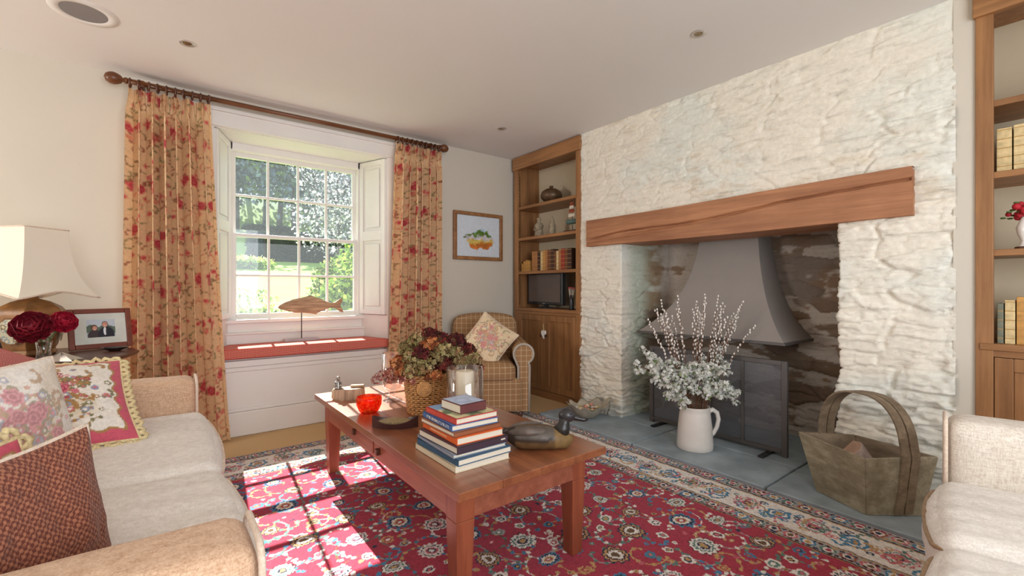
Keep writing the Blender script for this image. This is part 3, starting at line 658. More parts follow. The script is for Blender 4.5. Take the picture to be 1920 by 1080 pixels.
# ------------------------------------------------------------------ bookcases
def bookcase(y0, y1, label, shelves, counter, ndoor, hdr=.13):
    t = thing('bookcase', (XF, (y0+y1)/2, 0), label, 'bookcase'); o = (y0+y1)/2; a, b = y0-o, y1-o; dp = .34; st = .055
    m = MB(); m.b2((.01, a, .06), (dp, a+.02, ZC-.03)); m.b2((.01, b-.02, .06), (dp, b, ZC-.03)); m.b2((.02, a, ZC-.08), (dp, b, ZC-.03)); m.build('side_panel', M['oak'], t)
    m = MB(); m.b2((-.012, a-.004, .0), (.014, a+st, ZC-hdr)); m.b2((-.012, b-st, .0), (.014, b+.004, ZC-hdr)); m.build('stile', M['oak'], t, bev=.003)
    MB().b2((-.03, a-.012, ZC-hdr-.01), (.014, b+.012, ZC-.008)).build('cornice', M['oak_h'], t, bev=.005)
    MB().b2((dp-.015, a, counter-.02), (dp, b, ZC-.05)).build('back_panel', plain('cream_back', srgb(206, 192, 164), .9, nz=.02), t)
    for z in shelves: MB().b2((.0, a+.02, z-.03), (dp-.015, b-.02, z)).build('shelf', M['oak_h'], t, bev=.003)
    MB().b2((-.018, a+.01, counter-.032), (dp, b-.01, counter)).build('counter', M['oak_h'], t, bev=.004)
    for yy in (a+.02, b-.03):
        m = MB().b2((.036, yy, counter), (.046, yy+.01, ZC-.15))
        for z in np.arange(counter+.03, ZC-.2, .034): m.b2((.026, yy, z), (.048, yy+.01, z+.022))
        m.build('shelf_rack', M['oak'], t)
    MB().b2((.0, a+st-.002, .0), (.02, b-st+.002, .07)).build('plinth', M['oak_h'], t)
    MB().b2((-.008, a+st-.002, counter-.06), (.014, b-st+.002, counter-.03)).build('rail', M['oak_h'], t)
    w_ = (b-a-2*st)/ndoor
    for k in range(ndoor):
        ya, yb = a+st+k*w_+.002, a+st+(k+1)*w_-.002; za, zb = .075, counter-.063; s = .06; d = MB()
        d.b2((-.006, ya, za), (.014, ya+s, zb)); d.b2((-.006, yb-s, za), (.014, yb, zb)); d.b2((-.006, ya+s, za), (.014, yb-s, za+s)); d.b2((-.006, ya+s, zb-s), (.014, yb-s, zb)); d.b2((.004, ya+s, za+s), (.012, yb-s, zb-s))
        dd = d.build('door', M['oak'], t, bev=.003)
        kn = MB(); yk = yb-s/2 if k == 0 else ya+s/2; tmp = MB().lathe([(.006, 0), (.006, .012), (.014, .018), (.014, .026), (.0001, .03)], 16); kn.add([(-.006-z, yk+x, y+zb-.2) for x, y, z in tmp.v], tmp.f); kn.build('knob', M['mahog'], dd, smooth=True)
    return t
SH = [1.277, 1.634, 1.965]; CT = .892
bookcase(2.892, 3.865, 'oak bookcase with television, in the corner left of the fireplace', SH, CT, 2)
bookcase(-.75, .35, 'oak bookcase right of the fireplace behind the pale sofa', [1.277, 1.634, 1.963], .845, 2)
mk = MB().b2((XF-.014, .33, .60), (XF-.0125, .338, .68))

def bookmesh(t, H, D, T, cm, pm, spine_up=False, bands=None):
    # standing book: spine at -X, height along Z, thickness along Y
    m = MB(); m.b2((0, -T/2, 0), (D, -T/2+.003, H)); m.b2((0, T/2-.003, 0), (D, T/2, H)); m.b2((-.004, -T/2, 0), (.003, T/2, H)); m.build('cover', cm, t, bev=.0015, seg=1)
    MB().b2((.003, -T/2+.003, .003), (D-.005, T/2-.003, H-.003)).build('pages', M['page'], t)
M['page'] = plain('book_pages', srgb(226, 216, 196), .85, nz=.05, sc=200)
M['gilt'] = plain('gilt', srgb(206, 168, 96), .35, .4)
cols = dict(tan=srgb(170, 116, 70), brown=srgb(112, 66, 38), dark=srgb(66, 40, 28), red=srgb(150, 50, 34), ochre=srgb(196, 144, 76), cream=srgb(214, 190, 140), green=srgb(62, 76, 60), navy=srgb(52, 60, 74), greyg=srgb(120, 122, 104))
def banded(k, v, band=srgb(176, 136, 74)):
    m, t, p = nt('book_cloth_'+k); f = noise(t, coord(t), 40); cr = ramp(t, f, [(.3, [x*.75 for x in v]), (.7, [x*1.2 for x in v])])
    c = N(t, 'ShaderNodeTexCoord'); sp_ = N(t, 'ShaderNodeSeparateXYZ'); t.links.new(c.outputs['Object'], sp_.inputs[0])
    a = N(t, 'ShaderNodeMath', operation='MULTIPLY_ADD'); t.links.new(sp_.outputs[2], a.inputs[0]); a.inputs[1].default_value = 24; a.inputs[2].default_value = .45
    b = N(t, 'ShaderNodeMath', operation='FRACT'); t.links.new(a.outputs[0], b.inputs[0])
    l = N(t, 'ShaderNodeMath', operation='LESS_THAN'); t.links.new(b.outputs[0], l.inputs[0]); l.inputs[1].default_value = .09
    g = N(t, 'ShaderNodeMath', operation='LESS_THAN'); t.links.new(sp_.outputs[0], g.inputs[0]); g.inputs[1].default_value = -.002
    q = N(t, 'ShaderNodeMath', operation='MULTIPLY'); t.links.new(l.outputs[0], q.inputs[0]); t.links.new(g.outputs[0], q.inputs[1])
    mx = N(t, 'ShaderNodeMix', data_type='RGBA'); t.links.new(q.outputs[0], mx.inputs[0]); t.links.new(cr, mx.inputs[6]); mx.inputs[7].default_value = (*band, 1)
    t.links.new(mx.outputs[2], p.inputs['Base Color']); p.inputs['Roughness'].default_value = .55; bump(t, p, q.outputs[0], .001, .4); return m
BM = {k: banded(k, v) for k, v in cols.items()}
def shelf_row(y, z, seq, x, group, where):
    for i, (cn, H, T) in enumerate(seq):
        t = thing('book', (x, y-T/2, z), '%s leather book %s' % (cn, where), 'book', group=group)
        bookmesh(t, H, .15, T-.001, BM[cn], None, bands=M['gilt']); y -= T
    return y
rng = random.Random(3)
seqA = [('tan', .205, .04), ('tan', .205, .04), ('dark', .205, .042), ('cream', .20, .03), ('ochre', .205, .035), ('tan', .21, .03), ('brown', .205, .045), ('dark', .21, .04), ('brown', .19, .03), ('cream', .19, .028), ('tan', .2, .03), ('red', .205, .045), ('brown', .2, .035), ('dark', .205, .05)]
# labels that single a book out are written after the row stands
rowA = []; y = 3.64
for cn, H, T in seqA:
    T *= 1.12; t = thing('book', (XF+.05, y-T/2, SH[0]), None, 'book', group='old books on the left bookcase'); bookmesh(t, H, .15, T-.001, BM[cn], None, bands=M['gilt']); rowA.append((t, cn)); y -= T
for i, (t, cn) in enumerate(rowA):
    nm = {'tan': 'tan', 'dark': 'dark brown', 'cream': 'cream', 'ochre': 'ochre', 'brown': 'brown', 'red': 'red'}[cn]
    pre = ['first', 'second', 'third', 'fourth', 'fifth', 'sixth', 'seventh', 'eighth', 'ninth', 'tenth', 'eleventh', 'twelfth', 'thirteenth', 'last'][i]
    t['label'] = '%s leather book, %s from the left above the television' % (nm, pre)
def box_thing(x, y, z, s, label):
    t = thing('gilt_book', (x, y, z), label, 'book'); MB().box((0, 0, s[2]/2), s).build('cover', M['gilt'], t, bev=.003); MB().box((0, 0, s[2]/2), (s[0]+.001, s[1]-.012, s[2]-.01)).build('pages', M['page'], t)
for i, (yy, hh) in enumerate(((3.80, .085), (3.765, .11), (3.73, .12), (3.695, .11))):
    t = thing('book', (XF+.05, yy, SH[0]), '%s small gilt-topped book left of the tall old books' % ['first', 'second', 'third', 'fourth'][i], 'book', group='small gilt books on the left bookcase'); bookmesh(t, hh, .09, .032, BM['ochre'], None, bands=M['gilt'])

# right bookcase rows
for i, (yy, cn, H, T, z, dp) in enumerate(((.265, 'cream', .20, .05, 1.634, 0), (.212, 'cream', .205, .05, 1.634, 0), (.16, 'ochre', .21, .05, 1.634, 0), (.108, 'cream', .2, .05, 1.634, 0),)):
    t = thing('book', (XF+.03, yy, z), '%s pale leather book on the upper shelf of the right bookcase' % ['leftmost', 'second', 'third', 'fourth'][i], 'book', group='pale books on the upper right shelf'); bookmesh(t, H, .15, T-.002, BM[cn], None, bands=BM['brown'])
for i, (yy, cn, H, T, nm) in enumerate(((.277, 'greyg', .185, .022, 'thin grey-green'), (.247, 'cream', .2, .034, 'cream'), (.207, 'ochre', .215, .042, 'ochre gilt-banded'), (.155, 'navy', .195, .055, 'wide dark'), (.1, 'brown', .2, .05, 'brown'))):
    t = thing('book', (XF+.03, yy, .845), nm+' book on the lower shelf of the right bookcase', 'book', group='books on the lower right shelf'); bookmesh(t, H, .15, T-.002, BM[cn], None, bands=M['gilt'])
pf = thing('porcelain_figurine', (XF+.10, .205, 1.277), 'small porcelain figurine with red flowers on the right bookcase', 'figurine')
MB().lathe([(.03, 0), (.032, .01), (.02, .02), (.014, .04), (.026, .07), (.03, .1), (.02, .13), (.012, .15), (.0001, .155)], 20).build('vase', M['ceramic'], pf, smooth=True)
MB().lathe([(.034, 0), (.034, .012), (.001, .02)], 20).build('base', M['mahog'], pf, smooth=True)
M['redpetal'] = plain('red_petals', srgb(176, 30, 44), .7, nz=.3, sc=60); M['leaf'] = plain('green_leaf', srgb(84, 110, 58), .7, nz=.25, sc=20)
m = MB(); rr = random.Random(1)
for k in range(26): a = rr.random()*6.3; m.ball((rr.gauss(0, .016), .012+rr.gauss(0, .02), .178+rr.gauss(0, .016)), rr.uniform(.011, .016), 8, 6)
m.build('flowers', M['redpetal'], pf, smooth=True)
m = MB()
for k in range(14): m.ball((rr.gauss(0, .03), rr.gauss(0.01, .03), .16+rr.gauss(0, .02)), .012, 6, 4, (1, 1, .4))
m.build('leaves', M['leaf'], pf, smooth=True)

# television and ornaments
tv = thing('television', (3.16, 3.52, CT), 'small flat black television on the bookcase counter', 'television', rz=R(-4))
MB().b2((-.02, -.29, .035), (.03, .29, .365)).build('casing', M['black'], tv, bev=.008)
MB().b2((-.0215, -.262, .065), (-.019, .262, .345)).build('screen', plain('dark_screen', srgb(96, 84, 78), .22, nz=.1, sc=3), tv)
m = MB(); m.b2((0, -.03, .012), (.02, .03, .05)); m.build('neck', M['black'], tv); MB().lathe([(.001, 0), (.11, 0), (.11, .006), (.03, .016), (.001, .016)], 28, (0, 0, 0), .7, 1.1).build('stand', M['black'], tv, smooth=True)
MB().b2((-.0225, -.02, .045), (-.0205, .02, .05)).build('badge', M['chrome'], tv)
mv = thing('match_holder', (3.09, 3.07, CT), 'dark glass vase of pink-tipped matches beside the television', 'vase')
MB().lathe([(.022, 0), (.024, .01), (.02, .09), (.018, .14), (.016, .14), (.018, .09), (.02, .012), (.001, .008)], 20).build('vase', M['black'], mv, smooth=True)
m = MB(); tp = MB()
for k in range(16):
    a = rr.random()*6.3; q = (.022*math.cos(a)*rr.random()**.5*1.4, .022*math.sin(a)*1.2, .2+rr.uniform(-.01, .01)); m.tube([(q[0]*.3, q[1]*.3, .02), q], .0016, 5); tp.ball((q[0], q[1], q[2]+.004), .005, 6, 5)
m.build('match_sticks', M['page'], mv); tp.build('match_tips', plain('pink_tip', srgb(220, 90, 90), .7), mv)
pot = thing('round_pot', (3.17, 3.44, SH[2]), 'round dark bronze pot with a short neck on the top shelf', 'pot')
MB().lathe([(.035, 0), (.075, .02), (.108, .06), (.112, .09), (.095, .125), (.055, .15), (.022, .158), (.018, .17), (.022, .182), (.014, .184), (.001, .18)], 36).build('pot', plain('bronze_pot', srgb(96, 74, 52), .4, .3, nz=.35, sc=14, bmp=.001, bs=40), pot, smooth=True)
M['statue'] = plain('weathered_grey_stone', srgb(150, 136, 112), .8, nz=.35, sc=30, bmp=.003, bs=80)
st = thing('stone_figurine', (3.14, 3.60, SH[1]), 'grey bottle-shaped figurine at the left of the middle shelf', 'figurine')
MB().lathe([(.045, 0), (.048, .02), (.044, .05), (.04, .09), (.05, .115), (.04, .14), (.02, .155), (.017, .17), (.024, .18), (.022, .2), (.001, .208)], 18).build('body', M['statue'], st, smooth=True)
m = MB(); m.tube([(0.01, .045, .12), (-.03, .04, .08), (-.045, .0, .07)], [.014, .012, .01], 8); m.tube([(0.01, -.045, .12), (-.03, -.04, .08), (-.045, -.0, .07)], [.014, .012, .01], 8); m.build('arms', M['statue'], st, smooth=True)
st = thing('stone_figurine', (3.13, 3.385, SH[1]), 'slim grey peaked figurine in the middle of the middle shelf', 'figurine')
MB().lathe([(.036, 0), (.038, .02), (.03, .06), (.032, .1), (.022, .13), (.02, .155), (.008, .18), (.001, .195)], 16).build('body', M['statue'], st, smooth=True)
MB().box((0, 0, .008), (.085, .085, .016)).build('plinth', M['statue'], st, bev=.003)
sb = thing('ship_ornament', (3.10, 3.07, SH[1]), 'little toy sailing ship on a stand at the right of the middle shelf', 'ornament')
MB().b2((-.05, -.07, 0), (.05, .07, .015)).build('base', M['mahog'], sb, bev=.003)
MB().tube([(0, 0, .015), (0, 0, .075)], .004, 8).build('stem', M['black'], sb)
hv = MB(); hv.rbox((0, 0, .10), (.05, .15, .045), .02, 8, (0, .0, 0)); hv.build('hull', plain('green_hull', srgb(84, 110, 104), .6), sb, smooth=True)
MB().tube([(0, 0, .12), (0, 0, .30)], .004, 8).build('mast', M['mahog'], sb)
for k, (z, wd) in enumerate(((.145, .085), (.185, .07), (.222, .055), (.255, .04))):
    MB().b2((-.012, -wd/2, z), (-.006, wd/2, z+.03)).build('sail', BM['red'] if k % 2 else M['page'], sb, bev=.002)
ht = thing('hanging_heart', (XF-.012, 3.372, .70), 'small white wooden heart hanging on a cord from the cabinet knob', 'ornament')
hp = [(.0, -.05)]+[(.03*math.sin(a)*1.0+(.0), 0) for a in ()]
pts = []
for k in range(28):
    a = 2*PI*k/28; pts.append((.016*math.sin(a)**3*1.9, .012*(13*math.cos(a)-5*math.cos(2*a)-2*math.cos(3*a)-math.cos(4*a))/5.2))
MB().prism([(p*1.0, q*1.25-.055) for p, q in pts], lambda a, b: (-.022, a, b), lambda a, b: (-.006, a, b)).build('heart', M['ceramic'], ht, bev=.004)
MB().tube([(-.014, -.004, -.03), (-.02, 0, .03), (-.014, .004, .045)], .002, 6).build('cord', M['rope'], ht)

# ------------------------------------------------------------------ sofas
def arc(cx, cz, r, a0, a1, n=6): return [(cx+r*math.cos(a0+(a1-a0)*i/n), cz+r*math.sin(a0+(a1-a0)*i/n)) for i in range(n+1)]
def sofa(name, loc, rz, inner, arm_w, depth, arm_h, seat_h, label, seats, mat, mat2, pipe, back_h=.8, bulge=.03):
    # local frame: faces +x, front of the arms at x = 0
    t = thing(name, loc, label, 'sofa', rz); L = inner/2
    MB().rbox((-depth/2, 0, .16), (depth-.03, inner+.1, .24), .02, 10).build('base', mat, t, smooth=True)
    for s_ in (-1, 1):
        a = MB().rbox((-depth/2, s_*(L+arm_w/2), arm_h/2+.02), (depth, arm_w, arm_h-.04), .045, 20, (.0, .004, .008), .004, int(s_+3)).build('arm', mat, t, smooth=True)
        y0, y1 = s_*L, s_*(L+arm_w); ya, yb = min(y0, y1), max(y0, y1)
        o = [(ya+.004, .06)]+[(ya+.004, arm_h-.05)]+arc(ya+.049, arm_h-.05, .045, PI, PI/2)[1:]+arc(yb-.049, arm_h-.05, .045, PI/2, 0)+[(yb-.004, .06)]
        MB().tube([(.001, y, z+.004) for y, z in o], .0065, 8).build('piping', M['pipe_l'], a, smooth=True)
        for x in (-.06, -depth+.06): MB().lathe([(.018, 0), (.026, .06)], 14, (x, s_*(L+arm_w-.05), 0)).build('foot', M['mahog'], t, smooth=True)
    MB().rbox((-depth+.09, 0, back_h/2+.02), (.2, inner+.04, back_h-.04), .06, 16, (.01, 0, .005)).build('backrest', mat, t, smooth=True)
    n = len(seats)-1
    for k in range(n):
        a, b = seats[k]+.003, seats[k+1]-.003; w_ = b-a; cd_ = depth-.18; cx = -cd_/2+bulge
        def fn(p, w_=w_, cd_=cd_, k=k):
            p = p.copy(); fr = np.clip((p[:, 0]+cd_/2)/cd_, 0, 1); top = p[:, 2] > 0
            fold = (fbm(p[:, 0]*3+k*7, p[:, 1]*26, o=3, seed=5+k)-.5)*.026*np.clip(1-np.abs(p[:, 1])/(w_/2)*.2, 0, 1)*(.4+.8*fr)
            p[:, 2] += np.where(top, fold, fold*.3); p[:, 0] += fr**3*.02*np.cos(p[:, 1]/w_*PI)-fold*.3*fr; return p
        h = .17; c_ = MB().rbox((cx, (a+b)/2, seat_h-h/2), (cd_, w_, h), .05, 26, (.012, .0, .026), .004, k, fn).build('seat_cushion', mat2, t, smooth=True)
        V = np.array([v_.co[:] for v_ in c_.data.vertices]); q = []; ctr = (a+b)/2
        for y_ in np.linspace(a+.02, b-.02, 34):
            k_ = (np.abs(V[:, 1]-y_) < .02) & (np.abs(V[:, 2]-(seat_h-h/2+.052)) < .016)
            if k_.any(): i_ = np.argmax(np.where(k_, V[:, 0], -9)); q.append((V[i_, 0]+.001, y_, V[i_, 2]+.003))
        e0, e1 = q[0], q[-1]; q = [(e0[0]-.16, a+.008, e0[2]+.014), (e0[0]-.03, a+.010, e0[2]+.006)]+q+[(e1[0]-.03, b-.010, e1[2]+.006), (e1[0]-.16, b-.008, e1[2]+.014)]
        for _ in range(2): q = [q[0]]+[tuple((x0+2*x1+x2)/4 for x0, x1, x2 in zip(*t3)) for t3 in zip(q, q[1:], q[2:])]+[q[-1]]
        MB().tube(q, .006, 8).build('piping', pipe, c_, smooth=True)
    return t
M['pipe_b'] = linen('piping_brown', srgb(140, 112, 84), srgb(170, 142, 112)); M['pipe_l'] = linen('piping_linen', srgb(206, 184, 162), srgb(232, 214, 196))
M['linen_w'] = linen('sofa_linen_white', srgb(216, 208, 198), srgb(244, 238, 230))
M['linen_t'] = linen('sofa_linen_tan', srgb(190, 150, 118), srgb(228, 196, 166))
sofa('sofa', (.14, 1.94, .012), 0, 1.68, .20, .90, .63, .47, 'cream linen sofa piled with floral cushions, left of the coffee table', [-.84, -.06, .84], M['linen_t'], M['linen_w'], M['pipe_l'])
sofa('sofa', (1.29, .188, .012), R(99), 1.6, .18, .85, .645, .455, 'pale linen sofa cut off at the right edge, beside the log trug', [-.80, -.28, .26, .80], M['linen2'], M['linen_w'], M['pipe_b'], .6, .02)

# ------------------------------------------------------------------ loose cushions
def cushion(name, pos, nrm, roll, size, T, canvas, label, cat='cushion', mat=None, back=None, trim=None, piping=None, seed=1, wr=.01, grp=None):
    n_ = Vector(nrm).normalized(); up = Vector((0, 0, 1)); xa = up.cross(n_).normalized(); za = n_.cross(xa).normalized()
    R3 = Matrix((xa, -n_, za)).transposed(); R3 = R3 @ Matrix.Rotation(roll, 3, 'Y')     # local x right, -y towards the viewer of its face, z up
    t = thing(name, pos, label, cat); t.rotation_euler = R3.to_euler()
    n = canvas.n if canvas is not None else 60; u = np.linspace(-1, 1, n); U, V = np.meshgrid(u, u, indexing='ij'); s_ = size/2
    for sd_, nm in ((-1, 'front'), (1, 'back')):
        th = T/2*np.clip((1-np.abs(U)**2.4)*(1-np.abs(V)**2.4), 0, 1)**.55
        th = th+(fbm(U*2.2+seed, V*2.2, o=3, seed=seed)-.5)*wr*2.2*(1-np.maximum(abs(U), abs(V))**4)
        X = U*s_*(1-.07*(1-V**2)); Z = V*s_*(1-.07*(1-U**2))
        P = np.stack([X, sd_*th, Z], -1)
        if sd_ > 0: P = P[::-1]
        if nm == 'front' and canvas is not None: grid_mesh('cushion_front', P[::-1] if False else P, M['cloth'], t, canvas.a)
        else: grid_mesh('cushion_'+nm, P, mat if nm == 'front' else (back or mat), t)
    e = []
    for k in range(4):
        for i in range(30):
            q = -1+2*i/30; u_, v_ = [(q, 1), (1, -q), (-q, -1), (-1, q)][k]; e.append((u_*s_*(1-.07*(1-v_**2)), 0, v_*s_*(1-.07*(1-u_**2))))
    if piping: MB().tube(e, .005, 8, closed=True).build('piping', piping, t, smooth=True)
    if trim:
        m = MB(); rg = random.Random(seed); L = 0; acc = 0
        E_ = e+[e[0]]
        for a, b in zip(E_, E_[1:]):
            a, b = Vector(a), Vector(b); d = (b-a); ln = d.length; acc += ln
            if acc > .017:
                acc = 0; d.normalize(); out = Vector((a.x, 0, a.z)).normalized(); out = (out-d*out.dot(d)).normalized()
                c0 = a+out*.002; w2 = d*.013
                pts = [c0-w2*.8, c0-w2+out*.012+Vector((0, rg.uniform(-.006, .006), 0)), c0+out*.024+Vector((0, rg.uniform(-.008, .008), 0)), c0+w2+out*.014, c0+w2*1.1]
                m.tube(pts, [.006, .008, .0085, .008, .006], 6)
        m.tube(e, .006, 8, closed=True); m.build('fringe', trim, t, smooth=True)
    return t
def aubusson(W, seed, border=None, base=srgb(238, 232, 222)):
    rng = random.Random(seed); c = Canvas(W, W, .0042, base); u, v = c.X/W-.5, c.Y/W-.5
    n = fbm(c.X*7, c.Y*7, o=3, seed=seed); c.a = c.a+(np.array(srgb(214, 190, 148))-c.a)*(sstep(.45, .75, n)*.6)[..., None]
    PK, RD, OC, GN, BL = srgb(212, 120, 134), srgb(172, 60, 84), srgb(176, 134, 84), srgb(136, 130, 96), srgb(150, 156, 178)
    for k in range(80):
        a = rng.random()*6.3; r = abs(rng.gauss(0, .38))*W*.6; x, y = W/2+r*math.cos(a), W/2+r*math.sin(a)
        c.scroll(x, y, rng.uniform(.03, .06), rng.random()*6, rng.choice([-1, 1])*3, .005, rng.choice([OC, GN, BL, PK]), rng.choice([OC, GN]), rng)
    for k in range(210):
        a = rng.random()*6.3; r = abs(rng.gauss(0, .36))*W*.6; c.rosette(W/2+r*math.cos(a), W/2+r*math.sin(a)*.9, rng.uniform(.007, .015), [(1, rng.choice([PK, RD, OC, GN, BL])), (.5, rng.choice([PK, base, OC]))], 5, k)
    for k in range(5): c.rosette(W*.5+rng.gauss(0, .05), W*.52+rng.gauss(0, .05), rng.uniform(.02, .032), [(1, PK), (.75, RD), (.5, PK), (.28, RD)], 7, k)
    if border:
        d = .5-np.maximum(abs(u), abs(v))+.015*np.sin(20*np.arctan2(u, v)); c.a = np.where((d < .075)[..., None], np.array(border), c.a); c.a = np.where(((d > .072) & (d < .088))[..., None], np.array(OC), c.a)
    if not border: c.a = c.a*.68+np.array(base)*.32
    c.speck(.16); return c
def houndstooth(W, c1, c2, step):
    c = Canvas(W, W, .0024, c1); i = np.floor(c.X/step*2).astype(int); j = np.floor(c.Y/step*2).astype(int)
    fx, fy = (c.X/step) % 1, (c.Y/step) % 1; tw = ((c.X+c.Y)/step*2 % 1) < .5
    m = ((i+j) % 2 == 0) | (tw & (i % 2 == 0) & (fx+fy < 1.1)); c.a = np.where(m[..., None], np.array(c1), np.array(c2)); return c
PKB = srgb(206, 92, 112)
cushion('throw_cushion', (-.34, 2.44, .645), (.12, -.52, .80), .02, .48, .15, aubusson(.48, 5, PKB), 'pink-bordered floral cushion with cream rope fringe', back=plain('pink_cloth', PKB, .9), trim=M['rope'], seed=3)
cushion('throw_cushion', (-.36, 1.84, .68), (.75, -.6, .3), .0, .42, .16, aubusson(.42, 9, None, srgb(232, 226, 218)), 'pale floral cushion without a fringe in the middle of the left sofa', back=M['linen2'], piping=M['pipe_l'], seed=5)
cushion('throw_cushion', (-.225, 1.27, .57), (.80, -.55, .20), .0, .42, .13, houndstooth(.42, srgb(104, 54, 42), srgb(166, 108, 82), .013), 'brown houndstooth cushion leaning on the near arm of the left sofa', back=plain('rust_cloth', srgb(176, 92, 80), .9), piping=M['pipe_l'], seed=8, wr=.022)
M['pinkcheck'] = lines_mat('pink_check', srgb(226, 190, 180), srgb(196, 96, 92), .006, .5, srgb(168, 64, 64))
cushion('throw_cushion', (-.56, 2.60, .74), (.7, -.5, .3), .55, .36, .12, None, 'pink checked cushion peeking out behind the fringed cushion', mat=M['pinkcheck'], seed=9)
cushion('throw_cushion', (-.335, 1.40, .56), (.80, -.55, .30), .0, .38, .12, aubusson(.38, 15, PKB), 'fringed cushion mostly hidden behind the brown houndstooth one', back=plain('pink_cloth', PKB, .9), trim=M['rope'], seed=13)

# ------------------------------------------------------------------ side table and what stands on it
ZT2 = .742
sdt = thing('side_table', (-.51, 3.38, 0), 'round dark wooden side table behind the sofa arm', 'table')
MB().lathe([(.001, ZT2-.026), (.37, ZT2-.026), (.405, ZT2-.014), (.41, ZT2-.006), (.40, ZT2), (.001, ZT2)], 56).build('table_top', M['mahog'], sdt, smooth=False, ang=30)
MB().lathe([(.12, .03), (.09, .06), (.04, .1), (.035, .2), (.055, .3), (.04, .42), (.03, .6), (.06, .7), (.09, ZT2-.026)], 24).build('pedestal', M['mahog'], sdt, smooth=True)
for k in range(3):
    a = k*2*PI/3+.4; MB().tube([(.05*math.cos(a), .05*math.sin(a), .1), (.17*math.cos(a), .17*math.sin(a), .09), (.27*math.cos(a), .27*math.sin(a), .03), (.32*math.cos(a), .32*math.sin(a), .014)], [.022, .02, .016, .013], 8).build('leg', M['mahog'], sdt, smooth=True)
lamp = thing('table_lamp', (-.551, 3.483, ZT2), 'table lamp with cream pagoda shade and painted wooden base', 'lamp')
def pagoda():
    m = MB(); n = 24; vs = []; k_ = 20
    for s_ in range(2):
        for i in range(n+1):
            k = i/n; f = .103+.077*(1-k)**3.2+.012*(1-k) 
            for e in range(4):
                a0 = PI/4+e*PI/2+PI/4; c0 = Vector((math.cos(a0), math.sin(a0), 0)); c1 = Vector((math.cos(a0+PI/2), math.sin(a0+PI/2), 0))
                for j in range(k_):
                    q = j/k_; p = c0*(1-q)+c1*q; lift = .02*(1-k)**2*(math.cos((q-.5)*2*PI)+.0)*1.0 if True else 0
                    ff = f*1.4142*(1-.05*math.sin(PI*q)*(1-k)) - s_*.003; drop = (.018*(abs(q-.5)*2)**1.5)*(1-k)**2
                    vs.append((p.x*ff, p.y*ff, .33+.345*k-drop+lift*.4))
    N_ = 4*k_; fs = []
    for s_ in range(2):
        for i in range(n):
            for j in range(N_):
                a = s_*(n+1)*N_+i*N_+j; b = s_*(n+1)*N_+i*N_+(j+1) % N_; f = (a, b, b+N_, a+N_); fs.append(f if s_ == 0 else f[::-1])
    m.add(vs, fs); return m, vs, N_, n
ms, vs_, N_, n_ = pagoda()
msh, tsh, psh = nt('lampshade_silk'); psh.inputs['Base Color'].default_value = (*srgb(252, 246, 230), 1); psh.inputs['Roughness'].default_value = .9
trn = N(tsh, 'ShaderNodeBsdfTranslucent'); trn.inputs[0].default_value = (*srgb(246, 226, 190), 1); mxs = N(tsh, 'ShaderNodeMixShader'); mxs.inputs[0].default_value = .22
tsh.links.new(psh.outputs[0], mxs.inputs[1]); tsh.links.new(trn.outputs[0], mxs.inputs[2]); tsh.links.new(mxs.outputs[0], tsh.nodes['Material Output'].inputs[0])
shd = ms.build('lamp_shade', msh, lamp, ang=35)
MB().tube([vs_[j] for j in range(N_)], .0045, 8, closed=True).build('shade_trim', M['pipe_l'], shd, smooth=True)
MB().tube([vs_[n_*N_+j] for j in range(N_)], .0035, 8, closed=True).build('shade_trim', M['pipe_l'], shd, smooth=True)
M['gilt_wood'] = plain('gilded_brown_lacquer', srgb(142, 98, 56), .4, .1, nz=.4, sc=18, bmp=.001, bs=60)
b = MB(); rgs = [(.10, 0), (.112, .012), (.10, .03), (.112, .05), (.145, .215), (.145, .235), (.13, .255), (.08, .285), (.035, .30), (.03, .33)]
b.lathe(rgs, 6); bo = b.build('lamp_base', M['gilt_wood'], lamp, bev=.004); bo.rotation_euler = (0, 0, R(30))
for k in range(6):
    a = PI/6+k*PI/3; c = Canvas(.088, .11, .004, srgb(196, 190, 160)); rg = random.Random(k)
    for q in range(26): c.rosette(rg.random()*.088, rg.random()*.11, rg.uniform(.006, .013), [(1, rg.choice([srgb(96, 104, 84), srgb(220, 210, 180), srgb(120, 96, 60), srgb(140, 150, 150)])), (.5, srgb(210, 200, 170))], 5, q)
    u_, v_ = c.X/.088*2-1, c.Y/.11*2-1; d = np.hypot(u_, v_); c.a = np.where((d > .9)[..., None], np.array(srgb(120, 76, 40)), c.a)
    rad = .1135+(v_*.5)*.0135; z = .135+v_*.07; uu = u_*.056
    P = np.stack([math.cos(a)*rad-math.sin(a)*uu+math.cos(a)*.006, math.sin(a)*rad+math.cos(a)*uu+math.sin(a)*.006, z], -1)
    kp = (np.hypot(u_, v_) <= 1.0)[:-1, :-1]; grid_mesh('oval_medallion', P, M['vplain'], bo, c.a, keep=kp)
MB().tube([(0, 0, .33), (0, 0, .60)], .006, 8).build('stem', M['gilt'], lamp, smooth=True)

